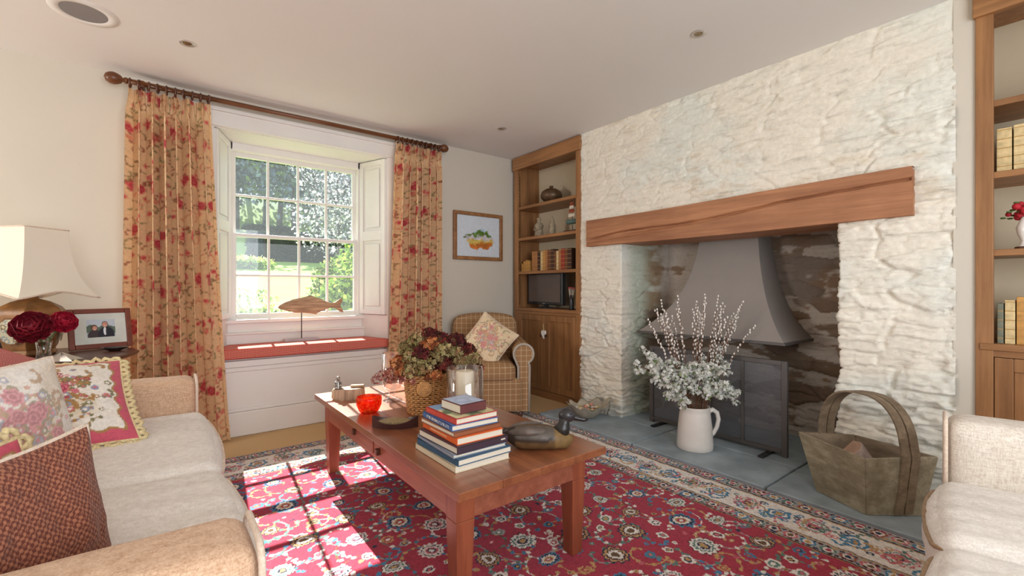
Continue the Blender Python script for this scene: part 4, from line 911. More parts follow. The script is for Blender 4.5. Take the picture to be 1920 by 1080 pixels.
fr = thing('photo_frame', (-.276, 3.585, ZT2), 'brown wooden photo frame with a smiling couple on the side table', 'photo frame', rz=R(20))
Wf, Hf = .29, .235; tl = R(-12)
def tilt(o): o.rotation_euler = (tl, 0, 0); return o
m = MB(); bw = .028
for a, b_ in (((-Wf/2, -.009, 0), (-Wf/2+bw, .009, Hf)), ((Wf/2-bw, -.009, 0), (Wf/2, .009, Hf)), ((-Wf/2+bw, -.009, 0), (Wf/2-bw, .009, bw)), ((-Wf/2+bw, -.009, Hf-bw), (Wf/2-bw, .009, Hf))): m.b2(a, b_)
tilt(m.build('frame', plain('mahogany_frame', srgb(120, 58, 40), .35, nz=.15, sc=20), fr, bev=.004))
tilt(MB().b2((-Wf/2+bw, -.004, bw), (Wf/2-bw, .006, Hf-bw)).build('mount', plain('photo_mount', srgb(214, 216, 206), .7), fr))
c = Canvas(.13, .105, .0012, srgb(196, 204, 212)); u_, v_ = c.X, c.Y
def blob(x, y, rx, ry, col, p=2):
    k = sstep(1.08, .92, (np.abs((u_-x)/rx)**p+np.abs((v_-y)/ry)**p)**(1/p)); c.a = c.a*(1-k[..., None])+np.array(col)*k[..., None]
for x in np.arange(0, .14, .018): blob(x, .048+.008*math.sin(x*90), .016, .02, srgb(96, 112, 96))
blob(.035, .01, .032, .036, srgb(70, 58, 60)); blob(.088, .01, .038, .052, srgb(44, 44, 54)); blob(.082, .035, .007, .024, srgb(238, 238, 240)); blob(.089, .03, .003, .02, srgb(44, 44, 54))
blob(.034, .058, .015, .017, srgb(96, 66, 50)); blob(.036, .054, .0105, .013, srgb(214, 156, 132)); blob(.083, .078, .0145, .016, srgb(128, 112, 104)); blob(.083, .073, .0115, .015, srgb(216, 150, 130))
for x, y in ((.032, .056), (.040, .056), (.079, .077), (.087, .077)): blob(x, y, .0014, .0011, srgb(60, 40, 40))
blob(.036, .0485, .0045, .0013, srgb(240, 230, 226)); blob(.083, .067, .005, .0014, srgb(240, 230, 226))
tilt(grid_mesh('photograph', np.stack([c.X-.065, 0*c.X-.0052, c.Y+Hf/2-.052], -1), M['vplain'], fr, c.a))
tilt(MB().b2((-.02, .009, .0), (.02, .012, .2)).build('back_strut', M['mahog'], fr))
fr.location.z = ZT2+.004

# peonies in a glass
vz = thing('glass_vase', (-.462, 3.20, ZT2), 'small clear glass vase holding the dark red peonies', 'vase')
MB().lathe([(.001, 0), (.026, 0), (.03, .01), (.026, .05), (.032, .095), (.030, .095), (.024, .05), (.027, .012), (.001, .008)], 24).build('glass', M['glass'], vz, smooth=True)
def peony(name, loc, r_, aim, label, seed, base):
    t = thing(name, base, label, 'flower', group=None); rg = random.Random(seed); m = MB(); L = Vector(loc)-Vector(base); ax = Vector(aim).normalized(); q = ax.to_track_quat('Z', 'Y')
    for ring, (cnt, el, sc) in enumerate(((3, 1.35, .45), (5, 1.15, .6), (7, .9, .75), (8, .62, .88), (9, .32, .98), (9, .02, 1.0))):
        for k in range(cnt):
            az = k*2*PI/cnt+ring*.7+rg.uniform(-.2, .2); n = 6; vs = []
            for i in range(n):
                for j in range(n):
                    a, b = i/(n-1), j/(n-1)*2-1
                    rad = r_*sc*(.12+.95*math.sin(min(1.0, a)*PI*.5)*1.0); th = el+(1-a)*-1.0*.9; w2 = (.9*r_*sc)*math.sin(PI*(.12+.72*a))*b
                    ce = math.cos(th)*rad; z = math.sin(th)*rad+.006*rg.uniform(-1, 1)*(a > .8)
                    rr2 = ce; x = rr2*math.cos(az)-w2*math.sin(az); y = rr2*math.sin(az)+w2*math.cos(az); z -= .35*abs(b)**2*r_*.3*(1-sc*.4)
                    p = Vector((x, y, z+ .0)); p.rotate(q); vs.append(L+p)
            m.add(vs, [(i*n+j, i*n+j+1, (i+1)*n+j+1, (i+1)*n+j) for i in range(n-1) for j in range(n-1)])
    m.build('petals', M['peony'] if seed != 2 else M['peony2'], t, smooth=True)
    MB().tube([(0, 0, .012), (L.x*.15, L.y*.15, L.z*.5), (L.x*.7, L.y*.7, L.z-.03), L-ax*.01], .003, 6).build('stem', M['leaf'], t, smooth=True)
    m = MB()
    for k in range(3):
        a = rg.random()*6.3; d = Vector((math.cos(a), math.sin(a), -.2)); s0 = Vector((L.x*.5, L.y*.5, L.z*.75)); sd2 = Vector((-d.y, d.x, 0))*.012
        m.add([s0, s0+d*.03+sd2, s0+d*.07, s0+d*.03-sd2], [(0, 1, 2, 3)])
    m.build('leaves', M['leaf'], t)
M['peony'] = plain('dark_red_petals', srgb(128, 16, 36), .6, nz=.35, sc=40); M['peony2'] = plain('crimson_petals', srgb(176, 22, 52), .6, nz=.3, sc=40)
vb = (-.462, 3.20, ZT2+.01)
peony('peony', (-.50, 3.15, .915), .066, (-.1, -.8, .45), 'wide dark red peony in the vase, left of the other bloom', 1, vb)
peony('peony', (-.395, 3.235, .93), .048, (.35, -.7, .5), 'round crimson peony overlapping the photo frame', 2, (-.452, 3.205, ZT2+.012))
st_ = thing('star_dish', (-.39, 3.11, ZT2), 'grey metal star-shaped dish at the front of the side table', 'dish')
pts = [((.085 if k % 2 == 0 else .036)*math.cos(k*PI/5+.3), (.085 if k % 2 == 0 else .036)*math.sin(k*PI/5+.3)) for k in range(10)]
MB().add([(0, 0, .045)]+[(x, y, .002) for x, y in pts]+[(0, 0, 0)], [(0, 1+k, 1+(k+1) % 10) for k in range(10)]+[(11, 1+(k+1) % 10, 1+k) for k in range(10)]).build('star', M['chrome'], st_)
st_['category'] = 'ornament'; st_['label'] = 'grey metal star ornament at the front edge of the side table'; st_.name = 'star_ornament'
ov = thing('oval_dish', (-.21, 3.43, ZT2), 'small oval dark dish with a pearly inside before the photo frame', 'dish')
MB().lathe([(.001, 0), (.02, 0), (.05, .018), (.056, .022), (.05, .022), (.02, .008), (.001, .006)], 28, sx=1.15, sy=.7).build('dish', plain('pearl_black', srgb(74, 62, 56), .2, .5), ov, smooth=True)
MB().lathe([(.001, .008), (.03, .011), (.04, .017), (.001, .017)], 24, sx=1.0, sy=.62).build('inlay', plain('mother_of_pearl', srgb(206, 214, 214), .2), ov, smooth=True)
dj = thing('patterned_jar', (-.66, 3.19, ZT2), 'dark jar with white pattern at the left edge behind the cushions', 'jar')
MB().lathe([(.035, 0), (.05, .02), (.062, .06), (.055, .1), (.03, .13), (.03, .15), (.036, .16), (.001, .16)], 24).build('jar', plain('dark_white_pattern', srgb(70, 52, 60), .3, nz=.9, sc=22), dj, smooth=True)

# ------------------------------------------------------------------ coffee table
ct = thing('coffee_table', (1.075, 2.055, 0), 'long reddish wooden coffee table on the rug', 'table')
TX, TY, TZ = .345, .84, .46
m = MB()
for k in range(4): m.b2((-TX+k*TX/2+.0004, -TY, TZ-.03), (-TX+(k+1)*TX/2-.0004, TY, TZ))
m.build('table_top', M['table'], ct, bev=.003)
for sx in (-1, 1):
    for sy in (-1, 1):
        cx, cy = sx*(TX-.075), sy*(TY-.115); m = MB(); a, b_ = .036, .027
        m.quadbox([(cx-b_, cy-b_, .012), (cx+b_, cy-b_, .012), (cx+b_, cy+b_, .012), (cx-b_, cy+b_, .012)], [(cx-a, cy-a, TZ-.14), (cx+a, cy-a, TZ-.14), (cx+a, cy+a, TZ-.14), (cx-a, cy+a, TZ-.14)])
        m.b2((cx-a, cy-a, TZ-.14), (cx+a, cy+a, TZ-.03)); m.build('leg', M['table_leg'], ct, bev=.003)
ax_, ay_ = TX-.05, TY-.09
M['apron'] = wood('cherry_apron', srgb(132, 70, 50), srgb(172, 104, 78), 1, 1.0, .4, coat=.15)
for sx in (-1, 1): MB().b2((sx*ax_-.01, -ay_+.06, TZ-.135), (sx*ax_+.01, ay_-.06, TZ-.03)).build('apron', M['apron'], ct, bev=.002)
for sy in (-1, 1): MB().b2((-ax_+.02, sy*ay_-.01, TZ-.135), (ax_-.02, sy*ay_+.01, TZ-.03)).build('apron', M['apron'], ct, bev=.002)
dr = MB().b2((-ax_-.014, -.02, TZ-.12), (-ax_-.009, .50, TZ-.045)).build('drawer_front', M['apron'], ct, bev=.002)
MB().lathe([(.012, 0), (.012, .01)], 14).build('x', None) if False else None
for yy, zz in ((.22, .078), (-.09, .09)): MB().b2((-ax_-.028, yy-.012, TZ-zz-.014), (-ax_-.009, yy+.012, TZ-zz+.014)).build('drawer_knob', M['mahog'], dr, bev=.003)

TB = .46
def lying(t, L, W_, T, cover, z=0, spine='x-', over=.003):
    # book lying flat: pages block and a wrap-around cover, spine on the named side
    c = MB(); hx, hy = W_/2, L/2; k = .003
    c.b2((-hx, -hy, 0), (hx, hy, k)); c.b2((-hx, -hy, T-k), (hx, hy, T))
    if spine == 'x-': c.b2((-hx, -hy, 0), (-hx+k, hy, T)); q = ((-hx+k, -hy+over, k), (hx-over, hy-over, T-k))
    elif spine == 'y-': c.b2((-hx, -hy, 0), (hx, -hy+k, T)); q = ((-hx+over, -hy+k, k), (hx-over, hy-over, T-k))
    elif spine == 'y+': c.b2((-hx, hy-k, 0), (hx, hy, T)); q = ((-hx+over, -hy+over, k), (hx-over, hy-k, T-k))
    else: c.b2((hx-k, -hy, 0), (hx, hy, T)); q = ((-hx+over, -hy+over, k), (hx-k, hy-over, T-k))
    c.build('cover', cover, t, bev=.001, seg=1); MB().b2(*q).build('pages', M['page'], t)
def cm(n, c, r=.45): return plain('cover_'+n, c, r, nz=.06, sc=30)
stack = [('cream', srgb(226, 214, 186), .31, .235, .024, 'x-', .0, 'large cream book at the bottom of the table stack'),
 ('blue', srgb(52, 92, 122), .305, .235, .023, 'x-', .02, 'dark blue book second from the bottom of the table stack'),
 ('greyblue', srgb(150, 160, 176), .29, .225, .013, 'x-', -.02, 'thin grey-blue book third from the bottom of the table stack'),
 ('plum', srgb(66, 50, 62), .28, .225, .026, 'y-', .03, 'dark plum book whose spine faces the table end'),
 ('orange', srgb(228, 106, 52), .27, .2, .026, 'x-', -.015, 'bright orange-spined book in the middle of the table stack'),
 ('brown', srgb(146, 90, 60), .25, .205, .017, 'y-', .02, 'brown-spined book between the orange and the blue one'),
 ('azure', srgb(64, 108, 164), .24, .2, .021, 'x-', -.03, 'blue book with white lettering on its spine'),
 ('red', srgb(204, 78, 64), .225, .185, .022, 'x-', .02, 'red-spined book with a landscape cover near the top of the stack')]
zz = TB; cx, cy = .918, 1.505
for i, (n, c, L, W_, T, spn, rz, lab) in enumerate(stack):
    t = thing('book', (cx+.004*math.sin(i*2.1), cy+.004*math.cos(i*3)+(.012 if i > 4 else 0)*1, zz), lab, 'book', rz=rz, group='books stacked on the coffee table')
    lying(t, L, W_, T, cm(n, c), spine=spn)
    if n == 'azure':
        m = MB(); rg = random.Random(4); y = -.095
        while y < .085:
            w2 = rg.uniform(.005, .009); m.b2((-W_/2-.0006, y, .006), (-W_/2+.001, y+.0016, .0155)); m.b2((-W_/2-.0006, y, .0145 if rg.random() < .5 else .006), (-W_/2+.001, y+w2, .016 if rg.random() < .5 else .0075)); y += w2+.004
        m.build('spine_lettering', M['page'], t)
    if n == 'orange': MB().b2((-W_/2-.0006, -.06, .009), (-W_/2+.001, .07, .016)).build('spine_lettering', plain('pale_orange', srgb(246, 176, 130), .5), t)
    if n == 'plum': MB().b2((.08, -L/2-.0006, .012), (.1, -L/2+.001, .017)).build('spine_lettering', M['page'], t)
    if n == 'red':
        cv = Canvas(W_-.01, L-.01, .004, srgb(150, 160, 120)); q = fbm(cv.X*22, cv.Y*22, o=3, seed=3); cv.a = np.array(srgb(96, 112, 84))+(np.array(srgb(214, 204, 160))-np.array(srgb(96, 112, 84)))*sstep(.35, .65, q)[..., None]; cv.a = np.where((cv.Y > L*.62)[..., None], np.array(srgb(130, 160, 190)), cv.a)
        grid_mesh('cover_picture', np.stack([cv.X-W_/2+.005, cv.Y-L/2+.005, 0*cv.X+T+.0004], -1), M['vplain'], t, cv.a)
    zz += T
t = thing('book', (cx+.01, cy+.005, zz+.0006), 'small thick maroon-spined book on top of the table stack', 'book', rz=.06, group='books stacked on the coffee table')
lying(t, .135, .12, .034, cm('maroon', srgb(104, 56, 56)), spine='y-')
cv = Canvas(.11, .125, .003, srgb(178, 190, 212)); q = fbm(cv.X*60, cv.Y*60, o=3, seed=8); cv.a = cv.a*(.75+.5*q[..., None]); grid_mesh('cover_picture', np.stack([cv.X-.055, cv.Y-.0625, 0*cv.X+.0344], -1), M['vplain'], t, cv.a)

# duck decoy
dk = thing('duck_decoy', (1.198, 1.372, TB), 'carved wooden duck decoy on the near end of the coffee table', 'duck ornament', rz=R(-37))
def loft(secs, n=28, capends=True):
    m = MB(); vs = []; 
    for (x, y, z, ry, rz_, ex) in secs:
        for k in range(n):
            a = 2*PI*k/n; ca, sa = math.cos(a), math.sin(a); vs.append((x, y+ry*math.copysign(abs(ca)**ex, ca), z+rz_*math.copysign(abs(sa)**ex, sa)))
    L = len(secs); fs = [(i*n+k, i*n+(k+1) % n, (i+1)*n+(k+1) % n, (i+1)*n+k) for i in range(L-1) for k in range(n)]; fs = [f[::-1] for f in fs]
    fs += [tuple(range(n)), tuple((L-1)*n+k for k in range(n))[::-1]]; return m.add(vs, fs)
secs = []
for i in range(36):
    k = i/35; x = -.15+.285*k
    w2 = .066*max(0, math.sin(PI*min(1, .03+k*.94))**.62)*(.9+.15*k); zt = .078+.012*math.sin(PI*k)+(.02*(1-k)**4); 
    top = zt*(.35+.65*math.sin(PI*min(1, .12+.80*k))**.5) if k > .0 else .05; top = .045+.045*math.sin(PI*min(1, max(0, k*1.02)))**.55+.012*(1-k)**3
    bot = .0+.052*(1-min(1, k/.28))**1.6+.03*max(0, (k-.88)/.12)**2
    secs.append((x, 0, (top+bot)/2, max(w2, .006), max((top-bot)/2, .006), .85))
m = loft(secs); V = np.array(m.v); x, y, z = V.T
br, dkb, gy, tan_ = [np.array(srgb(*q)) for q in ((104, 78, 50), (54, 42, 34), (104, 96, 88), (128, 102, 64))]
nz3 = fbm(x*60, y*60, z*60, 3, 2)[:, None]; col = np.where((x > .06)[:, None], tan_, br)*(.6+.7*nz3)
wing = (np.abs(y) > .012) & (z > .045) & (x > -.12) & (x < .055); col = np.where(wing[:, None], gy*(.45+.8*nz3), col); col = np.where((x < -.10)[:, None], dkb, col); col = np.where(((np.abs(z-.05) < .006) & (x < .05))[:, None], dkb, col)
m.build('body', vcol('carved_wood_paint', .45, .001, 120), dk, smooth=True, col=col)
for s_ in (-1, 1):
    wv = []
    m = loft([(x_, s_*(.046-.03*abs(q)**2), .074-.012*q*q+.004, .02*math.sqrt(max(.03, 1-q*q)), .016*math.sqrt(max(.03, 1-q*q)), 1) for q, x_ in [(-1+2*i/12, -.04+.09*(-1+2*i/12)) for i in range(13)]], 14); m.build('wing', plain('grey_brown_feather', srgb(104, 92, 84), .5, nz=.35, sc=30), dk, smooth=True)
m = MB(); m.tube([(.085, 0, .06), (.098, 0, .085), (.10, 0, .10), (.103, 0, .12)], [.038, .027, .022, .022], 16); m.build('neck', plain('dark_green_neck', srgb(44, 42, 40), .35), dk, smooth=True)
hd = MB().ball((.112, 0, .129), .029, 20, 14, (1.2, .88, .95)).build('head', plain('dark_head', srgb(52, 50, 52), .3, nz=.2, sc=30), dk, smooth=True)
MB().tube([(.12, 0, .126), (.14, 0, .121), (.16, 0, .115), (.18, 0, .112), (.196, 0, .113)], [.016, .0125, .009, .009, .005], 14).build('bill', plain('dark_bill', srgb(44, 40, 40), .3), dk, smooth=True)
for s_ in (-1, 1): MB().ball((.122, s_*.0215, .138), .004, 10, 8).build('eye', M['black'], hd, smooth=True)
MB().tube([(-.118, 0, .06), (-.14, 0, .066), (-.16, 0, .073), (-.18, 0, .08)], [.022, .015, .009, .004], 14).build('tail', plain('dark_tail', srgb(56, 44, 36), .5), dk, smooth=True)

# boat-shaped tray
bt = thing('boat_tray', (.853, 1.985, TB), 'dark wooden boat-shaped tray between the books and the red bowl', 'tray', rz=R(-36))
n = 24; vs = []
for o_ in (0, 1):
    for i in range(n+1):
        q = -1+2*i/n; w2 = (.052-.006*o_)*(1-abs(q)**2.6)+.004; h = .026+.026*abs(q)**2.4; xx = q*(.105-.004*o_)
        vs += [(xx, -w2*.72, .0+.006*o_), (xx, -w2, h), (xx, w2, h), (xx, w2*.72, .006*o_)]
fs = []
for i in range(n):
    a = i*4; b_ = (n+1)*4+i*4
    for k in range(4): k2 = (k+1) % 4; fs.append((a+k, a+k2, a+4+k2, a+4+k)) if k != 1 else None
    for k in range(4): k2 = (k+1) % 4; fs.append((b_+k, b_+4+k, b_+4+k2, b_+k2)) if k != 1 else None
    fs.append((a+1, b_+1, b_+5, a+5)); fs.append((a+2, a+6, b_+6, b_+2))
for e in (0, n*4): fs.append((e, e+1, (n+1)*4+e+1, (n+1)*4+e)); fs.append((e+2, e+3, (n+1)*4+e+3, (n+1)*4+e+2))
MB().add(vs, [f for f in fs if f]).build('tray', plain('dark_tray_wood', srgb(70, 42, 40), .35, nz=.15, sc=20), bt, ang=40)
m = MB(); n = 20; fs = []; vs = []
for i in range(n+1): q = -1+2*i/n; w2 = .04*(1-abs(q)**2.6)+.002; vs += [(q*.085, -w2, .026+.006*(1-q*q)), (q*.085, w2, .026+.006*(1-q*q)), (q*.085, w2*.8, .008), (q*.085, -w2*.8, .008)]
for i in range(n): fs += [(i*4+k, i*4+(k+1) % 4, i*4+4+(k+1) % 4, i*4+4+k)[::-1] for k in range(4)]
m.add(vs, fs+[(0, 1, 2, 3), tuple(n*4+k for k in (3, 2, 1, 0))]).build('domino_rack', plain('speckled_dominoes', srgb(150, 128, 90), .6, nz=.6, sc=160), bt)

# red glass bowl
rb = thing('glass_votive', (.845, 2.297, TB), 'round red glass votive bowl on the coffee table', 'candle holder')
mr_, tr_, pr_ = nt('red_glass'); tr_.links.new(ramp(tr_, noise(tr_, coord(tr_), 90, 2), [(.42, srgb(206, 34, 20)), (.62, srgb(250, 140, 60))]), pr_.inputs['Base Color']); pr_.inputs['Roughness'].default_value = .12; pr_.inputs['Coat Weight'].default_value = .6  # orange flecks paint highlights into the red of the glass
trl = N(tr_, 'ShaderNodeBsdfTransparent'); trl.inputs[0].default_value = (1, .22, .1, 1); mx = N(tr_, 'ShaderNodeMixShader'); mx.inputs[0].default_value = .5
tr2 = N(tr_, 'ShaderNodeBsdfTranslucent'); tr2.inputs[0].default_value = (*srgb(255, 96, 40), 1); mxb = N(tr_, 'ShaderNodeMixShader'); mxb.inputs[0].default_value = .5
tr_.links.new(pr_.outputs[0], mxb.inputs[1]); tr_.links.new(tr2.outputs[0], mxb.inputs[2]); tr_.links.new(mxb.outputs[0], mx.inputs[1]); tr_.links.new(trl.outputs[0], mx.inputs[2]); tr_.links.new(mx.outputs[0], tr_.nodes['Material Output'].inputs[0])
ns = 48; pr = [(.001, .0), (.038, .0), (.05, .012), (.06, .04), (.062, .07), (.062, .082), (.056, .082), (.056, .07), (.052, .04), (.04, .016), (.001, .012)]
m = MB(); m.lathe(pr, ns)
m.v = [(x*(1+(.03 if (k % 4 < 2) and 2 < k//ns < 5 else 0)), y*(1+(.03 if (k % 4 < 2) and 2 < k//ns < 5 else 0)), z) for k, (x, y, z) in enumerate(m.v)]
m.build('bowl', mr_, rb, smooth=True)

# stump box with a pewter figure
sbx = thing('wooden_stump_box', (.857, 2.655, TB), 'rough oval wooden box with pewter figure at the far end of the coffee table', 'box', rz=R(-25))
bx = MB(); bx.lathe([(.001, 0), (.078, 0), (.085, .012), (.083, .05), (.08, .062), (.001, .064)], 40, sx=1.05, sy=.62)
bx.v = [(x*(1+.05*math.sin(k*1.7)), y*(1+.05*math.sin(k*1.7)), z) for k, (x, y, z) in enumerate(bx.v)]
bx.build('box', wood('bark_wood', srgb(110, 76, 56), srgb(206, 180, 150), 2, 1.6, .7, bmp=.002), sbx, smooth=False, ang=35)
MB().b2((.01, -.012, .063), (.085, .02, .078)).build('lid_bar', M['driftwood'], sbx, bev=.005)
g = MB(); g.lathe([(.001, 0), (.02, 0), (.018, .01), (.012, .02), (.013, .035), (.009, .05), (.001, .055)], 16, (-.055, -.02, .062)); g.ball((-.055, -.02, .124), .011, 12, 10); g.tube([(-.045, -.02, .105), (-.036, -.025, .09), (-.045, -.033, .08)], .004, 6); g.tube([(-.065, -.02, .105), (-.074, -.025, .09), (-.066, -.033, .08)], .004, 6)
g.build('figure', plain('pewter', srgb(150, 146, 140), .3, .8), sbx, smooth=True)

# hurricane glasses
h1 = thing('hurricane_vase', (1.04, 2.46, TB), 'tall footed clear glass vase left of the wicker basket', 'vase')
MB().lathe([(.001, 0), (.052, 0), (.055, .006), (.03, .018), (.012, .03), (.016, .044), (.045, .07), (.058, .11), (.06, .27), (.057, .27), (.055, .11), (.042, .075), (.001, .055)], 40).build('glass', M['glass'], h1, smooth=True)
h2 = thing('hurricane_vase', (1.115, 1.80, TB), 'wide clear glass cylinder around the cream candle behind the books', 'vase')
MB().lathe([(.001, 0), (.082, 0), (.085, .004), (.085, .27), (.082, .272), (.080, .27), (.080, .01), (.001, .008)], 48).build('glass', M['glass'], h2, smooth=True)
cdl = thing('pillar_candle', (1.115, 1.80, TB+.009), 'thick cream pillar candle inside the glass cylinder', 'candle')
MB().lathe([(.001, 0), (.041, 0), (.042, .004), (.042, .24), (.038, .247), (.02, .243), (.001, .238)], 36).build('wax', plain('cream_wax', srgb(238, 224, 196), .45, nz=.03), cdl, smooth=True)
MB().tube([(0, 0, .235), (.002, 0, .255), (.007, .002, .268)], .0016, 6).build('wick', M['page'], cdl)

# wicker basket
wb = thing('wicker_basket', (1.085, 2.13, TB), 'round wicker basket of dried flowers on the coffee table', 'basket')
M['wicker'] = plain('wicker', srgb(196, 142, 86), .55, nz=.3, sc=45, bmp=.0008, bs=200)
def rad(z): return .088+.022*(z/.2)
m = MB(); ns_ = 22
for k in range(19):
    z = .009+k*.0102
    pts = []
    for i in range(132): a = 2*PI*i/132; pts.append(((rad(z)+.006*math.cos(a*ns_+k*PI))*math.cos(a), (rad(z)+.006*math.cos(a*ns_+k*PI))*math.sin(a), z))
    m.tube(pts, .0046, 5, closed=True)
m.build('weave', M['wicker'], wb, smooth=True)
m = MB()
for k in range(ns_): a = 2*PI*k/ns_; m.tube([(rad(z)*math.cos(a), rad(z)*math.sin(a), z) for z in (0, .1, .2)], .003, 5)
m.lathe([(.001, 0), (.086, 0), (.086, .006), (.001, .006)], 30); m.build('stakes', M['wicker'], wb)
MB().tube([((rad(.2)+.003*math.cos(i*PI*.5))*math.cos(2*PI*i/72), (rad(.2)+.003*math.cos(i*PI*.5))*math.sin(2*PI*i/72), .2+.003*math.sin(i*PI*.5)) for i in range(72)], .007, 7, closed=True).build('rim', M['wicker'], wb, smooth=True)
m = MB(); cx_, cy_ = -.055, -.088
d = Vector((-.53, -.85, 0)).normalized(); u = Vector((.85, -.53, 0))
for rr3 in (.034, .026, .018, .01, .003): m.tube([Vector((d.x*.112, d.y*.112, .14))+u*(rr3*math.cos(q*2*PI/24))+Vector((0, 0, 1))*(rr3*math.sin(q*2*PI/24)) for q in range(24)], .0045, 6, closed=True)
m.build('coiled_rosette', M['wicker'], wb, smooth=True)

# dried hydrangeas: every head its own thing
M['floret'] = vcol('dried_petals', .9, 0, 80, 0, .2)
def florets(c, r_, n, s_, rg, pal, flat=.8, quad=4):
    V = []; K = []
    for i in range(n):
        z = 1-1.35*rg.random(); a = rg.random()*6.283; q = math.sqrt(max(0, 1-z*z)); nrm = Vector((q*math.cos(a), q*math.sin(a), z)); p = Vector(c)+Vector((nrm.x, nrm.y, nrm.z*flat))*r_*rg.uniform(.82, 1.05)
        nn = (nrm+Vector((rg.gauss(0, .35), rg.gauss(0, .35), rg.gauss(0, .35)))).normalized(); u = nn.orthogonal().normalized(); u.rotate(Matrix.Rotation(rg.random()*6.3, 3, nn)); v = nn.cross(u); col = rg.choice(pal); f = rg.uniform(.7, 1.25)
        for k in range(quad):
            aa = k*2*PI/quad; d1 = u*math.cos(aa)+v*math.sin(aa); d2 = -u*math.sin(aa)+v*math.cos(aa); L = s_*rg.uniform(.75, 1.15); cup = nn*L*rg.uniform(.0, .5)
            V.append([p, p+d1*L*.55+d2*L*.42+cup*.5, p+d1*L+cup, p+d1*L*.55-d2*L*.42+cup*.5]); K.append([x*f for x in col])
    return np.array([[tuple(q) for q in f] for f in V]), np.array(K)
GRN = [srgb(156, 142, 96), srgb(130, 120, 70), srgb(186, 166, 120), srgb(150, 112, 76), srgb(110, 86, 54)]; ORG = [srgb(180, 104, 58), srgb(152, 80, 48), srgb(200, 134, 84), srgb(120, 70, 44)]; BUR = [srgb(96, 34, 34), srgb(72, 24, 28), srgb(126, 52, 46), srgb(90, 60, 40)]; PNK = [srgb(188, 120, 104), srgb(160, 84, 74), srgb(206, 156, 136), srgb(130, 60, 58)]
rg = random.Random(12); bc = Vector((1.10, 2.12, TB+.175)); vR = Vector((.7912, -.6115, 0)); vF = Vector((.6115, .7912, 0))
hd_ = [(-.20, .0, -.02, 'P'), (-.155, -.02, .045, 'O'), (-.17, .07, -.05, 'P'), (-.115, -.06, .01, 'O'), (-.12, .02, .11, 'G'), (-.075, -.07, .075, 'G'), (-.06, .0, .155, 'G'), (-.065, -.10, .015, 'G'), (-.02, -.085, .10, 'B'), (0, .0, .185, 'B'), (-.01, -.12, .035, 'G'), (.035, -.09, .075, 'G'), (.05, -.02, .16, 'B'), (.075, -.06, .115, 'G'), (.04, -.115, -.005, 'O'), (.09, -.08, .04, 'B'), (.125, -.03, .10, 'G'), (.14, -.01, .15, 'B'), (.16, -.05, .05, 'G'), (.19, .0, .10, 'B'), (.215, -.01, .06, 'G'), (.225, .03, .01, 'B'), (-.05, .09, .12, 'O'), (.06, .09, .13, 'G'), (.13, .08, .06, 'O'), (-.13, .09, .06, 'G'), (0, .1, .05, 'B'), (-.02, -.03, .06, 'O'), (.05, .0, .06, 'G'), (-.24, -.03, -.04, 'P'), (-.09, -.09, -.03, 'P'), (.02, -.06, .14, 'O')]
labs = dict(G='dried hydrangea head in faded green in the wicker basket', O='dried hydrangea head in rusty orange in the wicker basket', B='dried hydrangea head in dark burgundy in the wicker basket', P='dried hydrangea head in dusty pink, low at the basket\'s left side')
gr = dict(G='green dried flower heads', O='orange dried flower heads', B='burgundy dried flower heads', P='pink dried flower heads')
for a, b_, z, k in hd_:
    p = bc+vR*a*.98+vF*b_+Vector((0, 0, z+.035)); base = Vector((1.085+vR.x*a*.2, 2.13+vR.y*a*.2, TB+.03)); t = thing('hydrangea_head', base, labs[k], 'dried flower', group=gr[k]); L = p-base
    pal = dict(G=GRN, O=ORG, B=BUR, P=PNK)[k]; r_ = dict(G=.050, O=.046, B=.048, P=.05)[k]*rg.uniform(.88, 1.12)
    V, K = florets(L, r_, 120 if k != 'P' else 150, .0135 if k != 'P' else .007, rg, pal); quads_mesh('florets', V, M['floret'], t, K)
    MB().tube([(0, 0, 0), (L.x*.35, L.y*.35, .14+.0*L.z), L*1.0], .002, 5).build('stem', M['mahog'], t)

# ------------------------------------------------------------------ armchair in the corner
ac = thing('armchair', (2.29, 3.335, 0), 'tan armchair in windowpane check in the corner by the bookcase', 'armchair', rz=R(-122))
M['check'] = lines_mat('tan_windowpane_check', srgb(158, 120, 84), srgb(220, 202, 166), .045, .05)
def acf(p):
    p = p.copy(); k = np.clip((p[:, 2]+.27)/.54, 0, 1); p[:, 0] -= k*.09; p[:, 2] -= (np.abs(p[:, 1])/.34)**3*.05*k; return p
MB().rbox((-.30, 0, .58), (.17, .62, .54), .06, 20, (.02, 0, .01), fn=acf).build('backrest', M['check'], ac, smooth=True)
MB().rbox((.02, 0, .22), (.66, .56, .28), .03, 14).build('seat_base', M['check'], ac, smooth=True)
MB().rbox((.06, 0, .40), (.60, .46, .15), .05, 18, (.02, 0, .025), .004).build('seat_cushion', M['check'], ac, smooth=True)
for s_ in (-1, 1):
    prof = [(-.045, .08), (-.045, .45)]+[(.0+.082*math.cos(a), .555+.082*math.sin(a)) for a in np.linspace(R(215), R(-60), 18)]+[(.05, .46), (.045, .08)]
    m = MB(); y0 = s_*.292; n = len(prof); vs = []; st_n = 9
    for i in range(st_n):
        k = i/(st_n-1); x = -.33+.66*k; dz = .012*math.sin(PI*k); sc3 = 1-.06*(1-k)
        vs += [(x, y0+s_*q*sc3, z+dz*(z > .3)) for q, z in prof]
    fs = [(i*n+k, i*n+(k+1) % n, (i+1)*n+(k+1) % n, (i+1)*n+k) for i in range(st_n-1) for k in range(n)]+[tuple(range(n)), tuple((st_n-1)*n+k for k in range(n))]
    arm = m.add(vs, fs).build('arm', M['check'], ac, ang=50, bev=.006)
    MB().tube([(.332, y0+s_*q, z) for q, z in prof], .010, 8).build('piping', plain('grey_check_piping', srgb(176, 166, 152), .9), arm, smooth=True)
